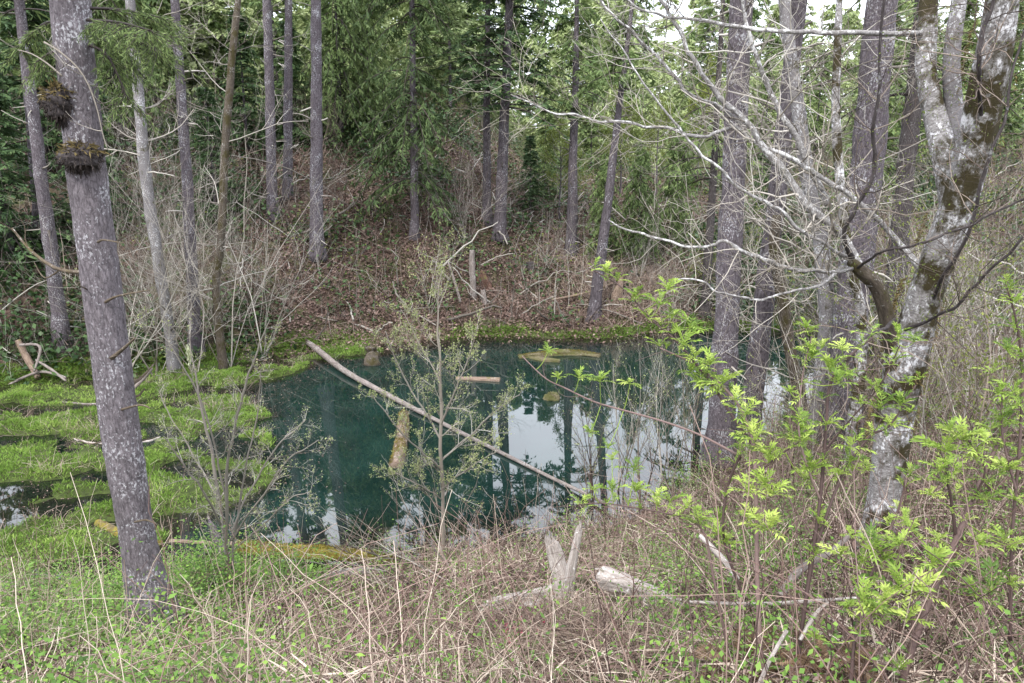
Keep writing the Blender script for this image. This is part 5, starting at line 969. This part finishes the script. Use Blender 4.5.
log_('dead_branch', 'long thin pale pole lying level behind the elder stems', 'branch', [(690, 602, 4.4, 3.5), (750, 604, 4.2, 4), (800, 602, 4.1, 4), (858, 598, 4, 3)], 'wood_pale', 24, 7, .1)
log_('dead_branch', 'broken white twig standing low at the bottom right of center', 'branch', [(757, 690, 3.0, 5), (770, 660, 3.05, 4.5), (787, 630, 3.1, 4)], 'wood_pale', 14, 7, .1)
log_('dead_branch', 'pale branch slanting up right between two elders', 'branch', [(780, 596, 4.2, 8), (800, 570, 4.3, 7), (830, 552, 4.4, 5), (850, 535, 4.5, 4)], 'log_grey', 18, 8, .12)
log_('dead_branch', 'pale twig slanting beside the dark upright elder stem', 'branch', [(800, 640, 3.4, 4), (815, 615, 3.5, 4), (828, 602, 3.55, 3)], 'wood_pale', 14, 7, .1)
log_('dead_stick', 'short grey broken stick standing in front of the leaning spruce foot', 'stick', [(172, 660, 6.1, 13), (171, 635, 6.15, 12), (168, 615, 6.2, 11), (160, 603, 6.25, 6)], 'bark_grey', 14, 8, .2)
def brush_pile(th_name, label, px, py, seed, n):
    rg = np.random.default_rng(seed); g = G(px, py); th = thing(th_name, label, 'branch pile', g)
    for k in range(n):
        m = MB(); grow(rg, g + [rg.normal(.2, .15), rg.normal(0, .2), -.05], [rg.uniform(-1.4, -.5), rg.normal(0, .3), rg.uniform(.35, .9)], rg.uniform(.9, 1.5), .014, 0, 2, m, 5, .08, .02, 8, .4); part('branch', m, 'twig_grey', th)
brush_pile('fallen_branch', 'dead branch with many grey twigs right of the yellow mossy log', 425, 585, 831, 7)
# sword ferns, red flowers
def fern(label, px, py, Yd, n, L, mat, seed):
    rg = np.random.default_rng(seed); g = G(px, py); th = thing('sword_fern', label, 'fern', g); lf, st = MB(), MB()
    for k in range(n):
        a = 2 * PI * k / n + rg.normal(0, .2); e = rg.uniform(.4, 1.1); d = np.array([math.cos(a) * math.cos(e), math.sin(a) * math.cos(e), math.sin(e)]); l = L * rg.uniform(.7, 1.1); t = np.linspace(0, 1, 14); q = g + d * (l * t)[:, None] + np.array([0, 0, -1]) * (.6 * l * t ** 2)[:, None]
        tubes(st, q, np.linspace(.004, .001, 14), 3, .4); m_ = 30; f = np.linspace(.1, .98, m_); i = np.minimum((f * 13).astype(int), 12); b = q[i] + (q[i + 1] - q[i]) * (f * 13 - i)[:, None]; T = nrm(q[i + 1] - q[i]); s = nrm(np.cross(T, [0, 0, 1.]))
        for sg in (-1, 1): leaves(lf, b, s * sg + T * .35 + rg.normal(0, .06, (m_, 3)), np.cross(s, T), l * .17 * np.sin(np.clip(f * 1.05, 0, 1) * PI) ** .6 + .01, .0095, np.clip(rg.normal(.5, .2) + rg.normal(0, .18, m_), 0, 1), .15)
    part('fronds', lf, mat, th); part('stalks', st, mat, th)
fern('brown withered sword fern at the bottom right of center', 742, 668, 3, 12, .5, 'fern_brown', 841)
fern('brown withered fern at the bottom under the low elder bunches', 828, 672, 3, 10, .45, 'fern_brown', 842)
fern('green fern in the bottom right corner', 1000, 655, 3, 10, .5, 'fern_green', 843)
fern('green fern low behind the pale peeling log', 640, 560, 3, 9, .4, 'fern_green', 844)
for px, py, sd_, lb in [(196, 655, 851, 'pink red flower cluster low at the bottom left'), (525, 655, 852, 'faint red shoots low at the bottom middle')]:
    rg = np.random.default_rng(sd_); g = G(px, py); th = thing('red_plant', lb, 'flower', g); st, fl_, lf = MB(), MB(), MB()
    for k in range(16):
        b = g + [rg.normal(0, .12), rg.normal(0, .12), -.02]; q = grow(rg, b, [rg.normal(0, .3), rg.normal(0, .3), 1], rg.uniform(.18, .34), .0022, 0, 0, st); n = 9; leaves(fl_, q[-1] + rg.normal(0, .014, (n, 3)), rg.normal(0, 1, (n, 3)) + [0, 0, -.4], rg.normal(0, 1, (n, 3)), rg.uniform(.015, .032, n), .012, rg.random(n), .2); leaves(lf, q[rg.integers(1, 6, 7)], rg.normal(0, 1, (7, 3)), rg.normal(0, 1, (7, 3)) + [0, 0, 1], .045, .028, rg.random(7), .1)
    part('stems', st, 'twig_brown', th); part('flowers', fl_, 'red_flower', th); part('leaves', lf, 'green_leaf', th)
# lichen rag hanging in the bare shrub
rg = np.random.default_rng(861); g = P(189, 352, 10.2); mb = MB(); n = 90; b = g + rg.normal(0, 1, (n, 3)) * [.015, .015, .06]; leaves(mb, b, rg.normal(0, .35, (n, 3)) + [0, 0, -1], rg.normal(0, 1, (n, 3)), rg.uniform(.04, .1, n), .02, rg.random(n)); solo('hanging_lichen', mb, 'lichen', g, 'pale tuft of lichen hanging in the bare grey shrub', 'lichen')
for o in bpy.data.objects:
    if '_o' in o: del o['_o']
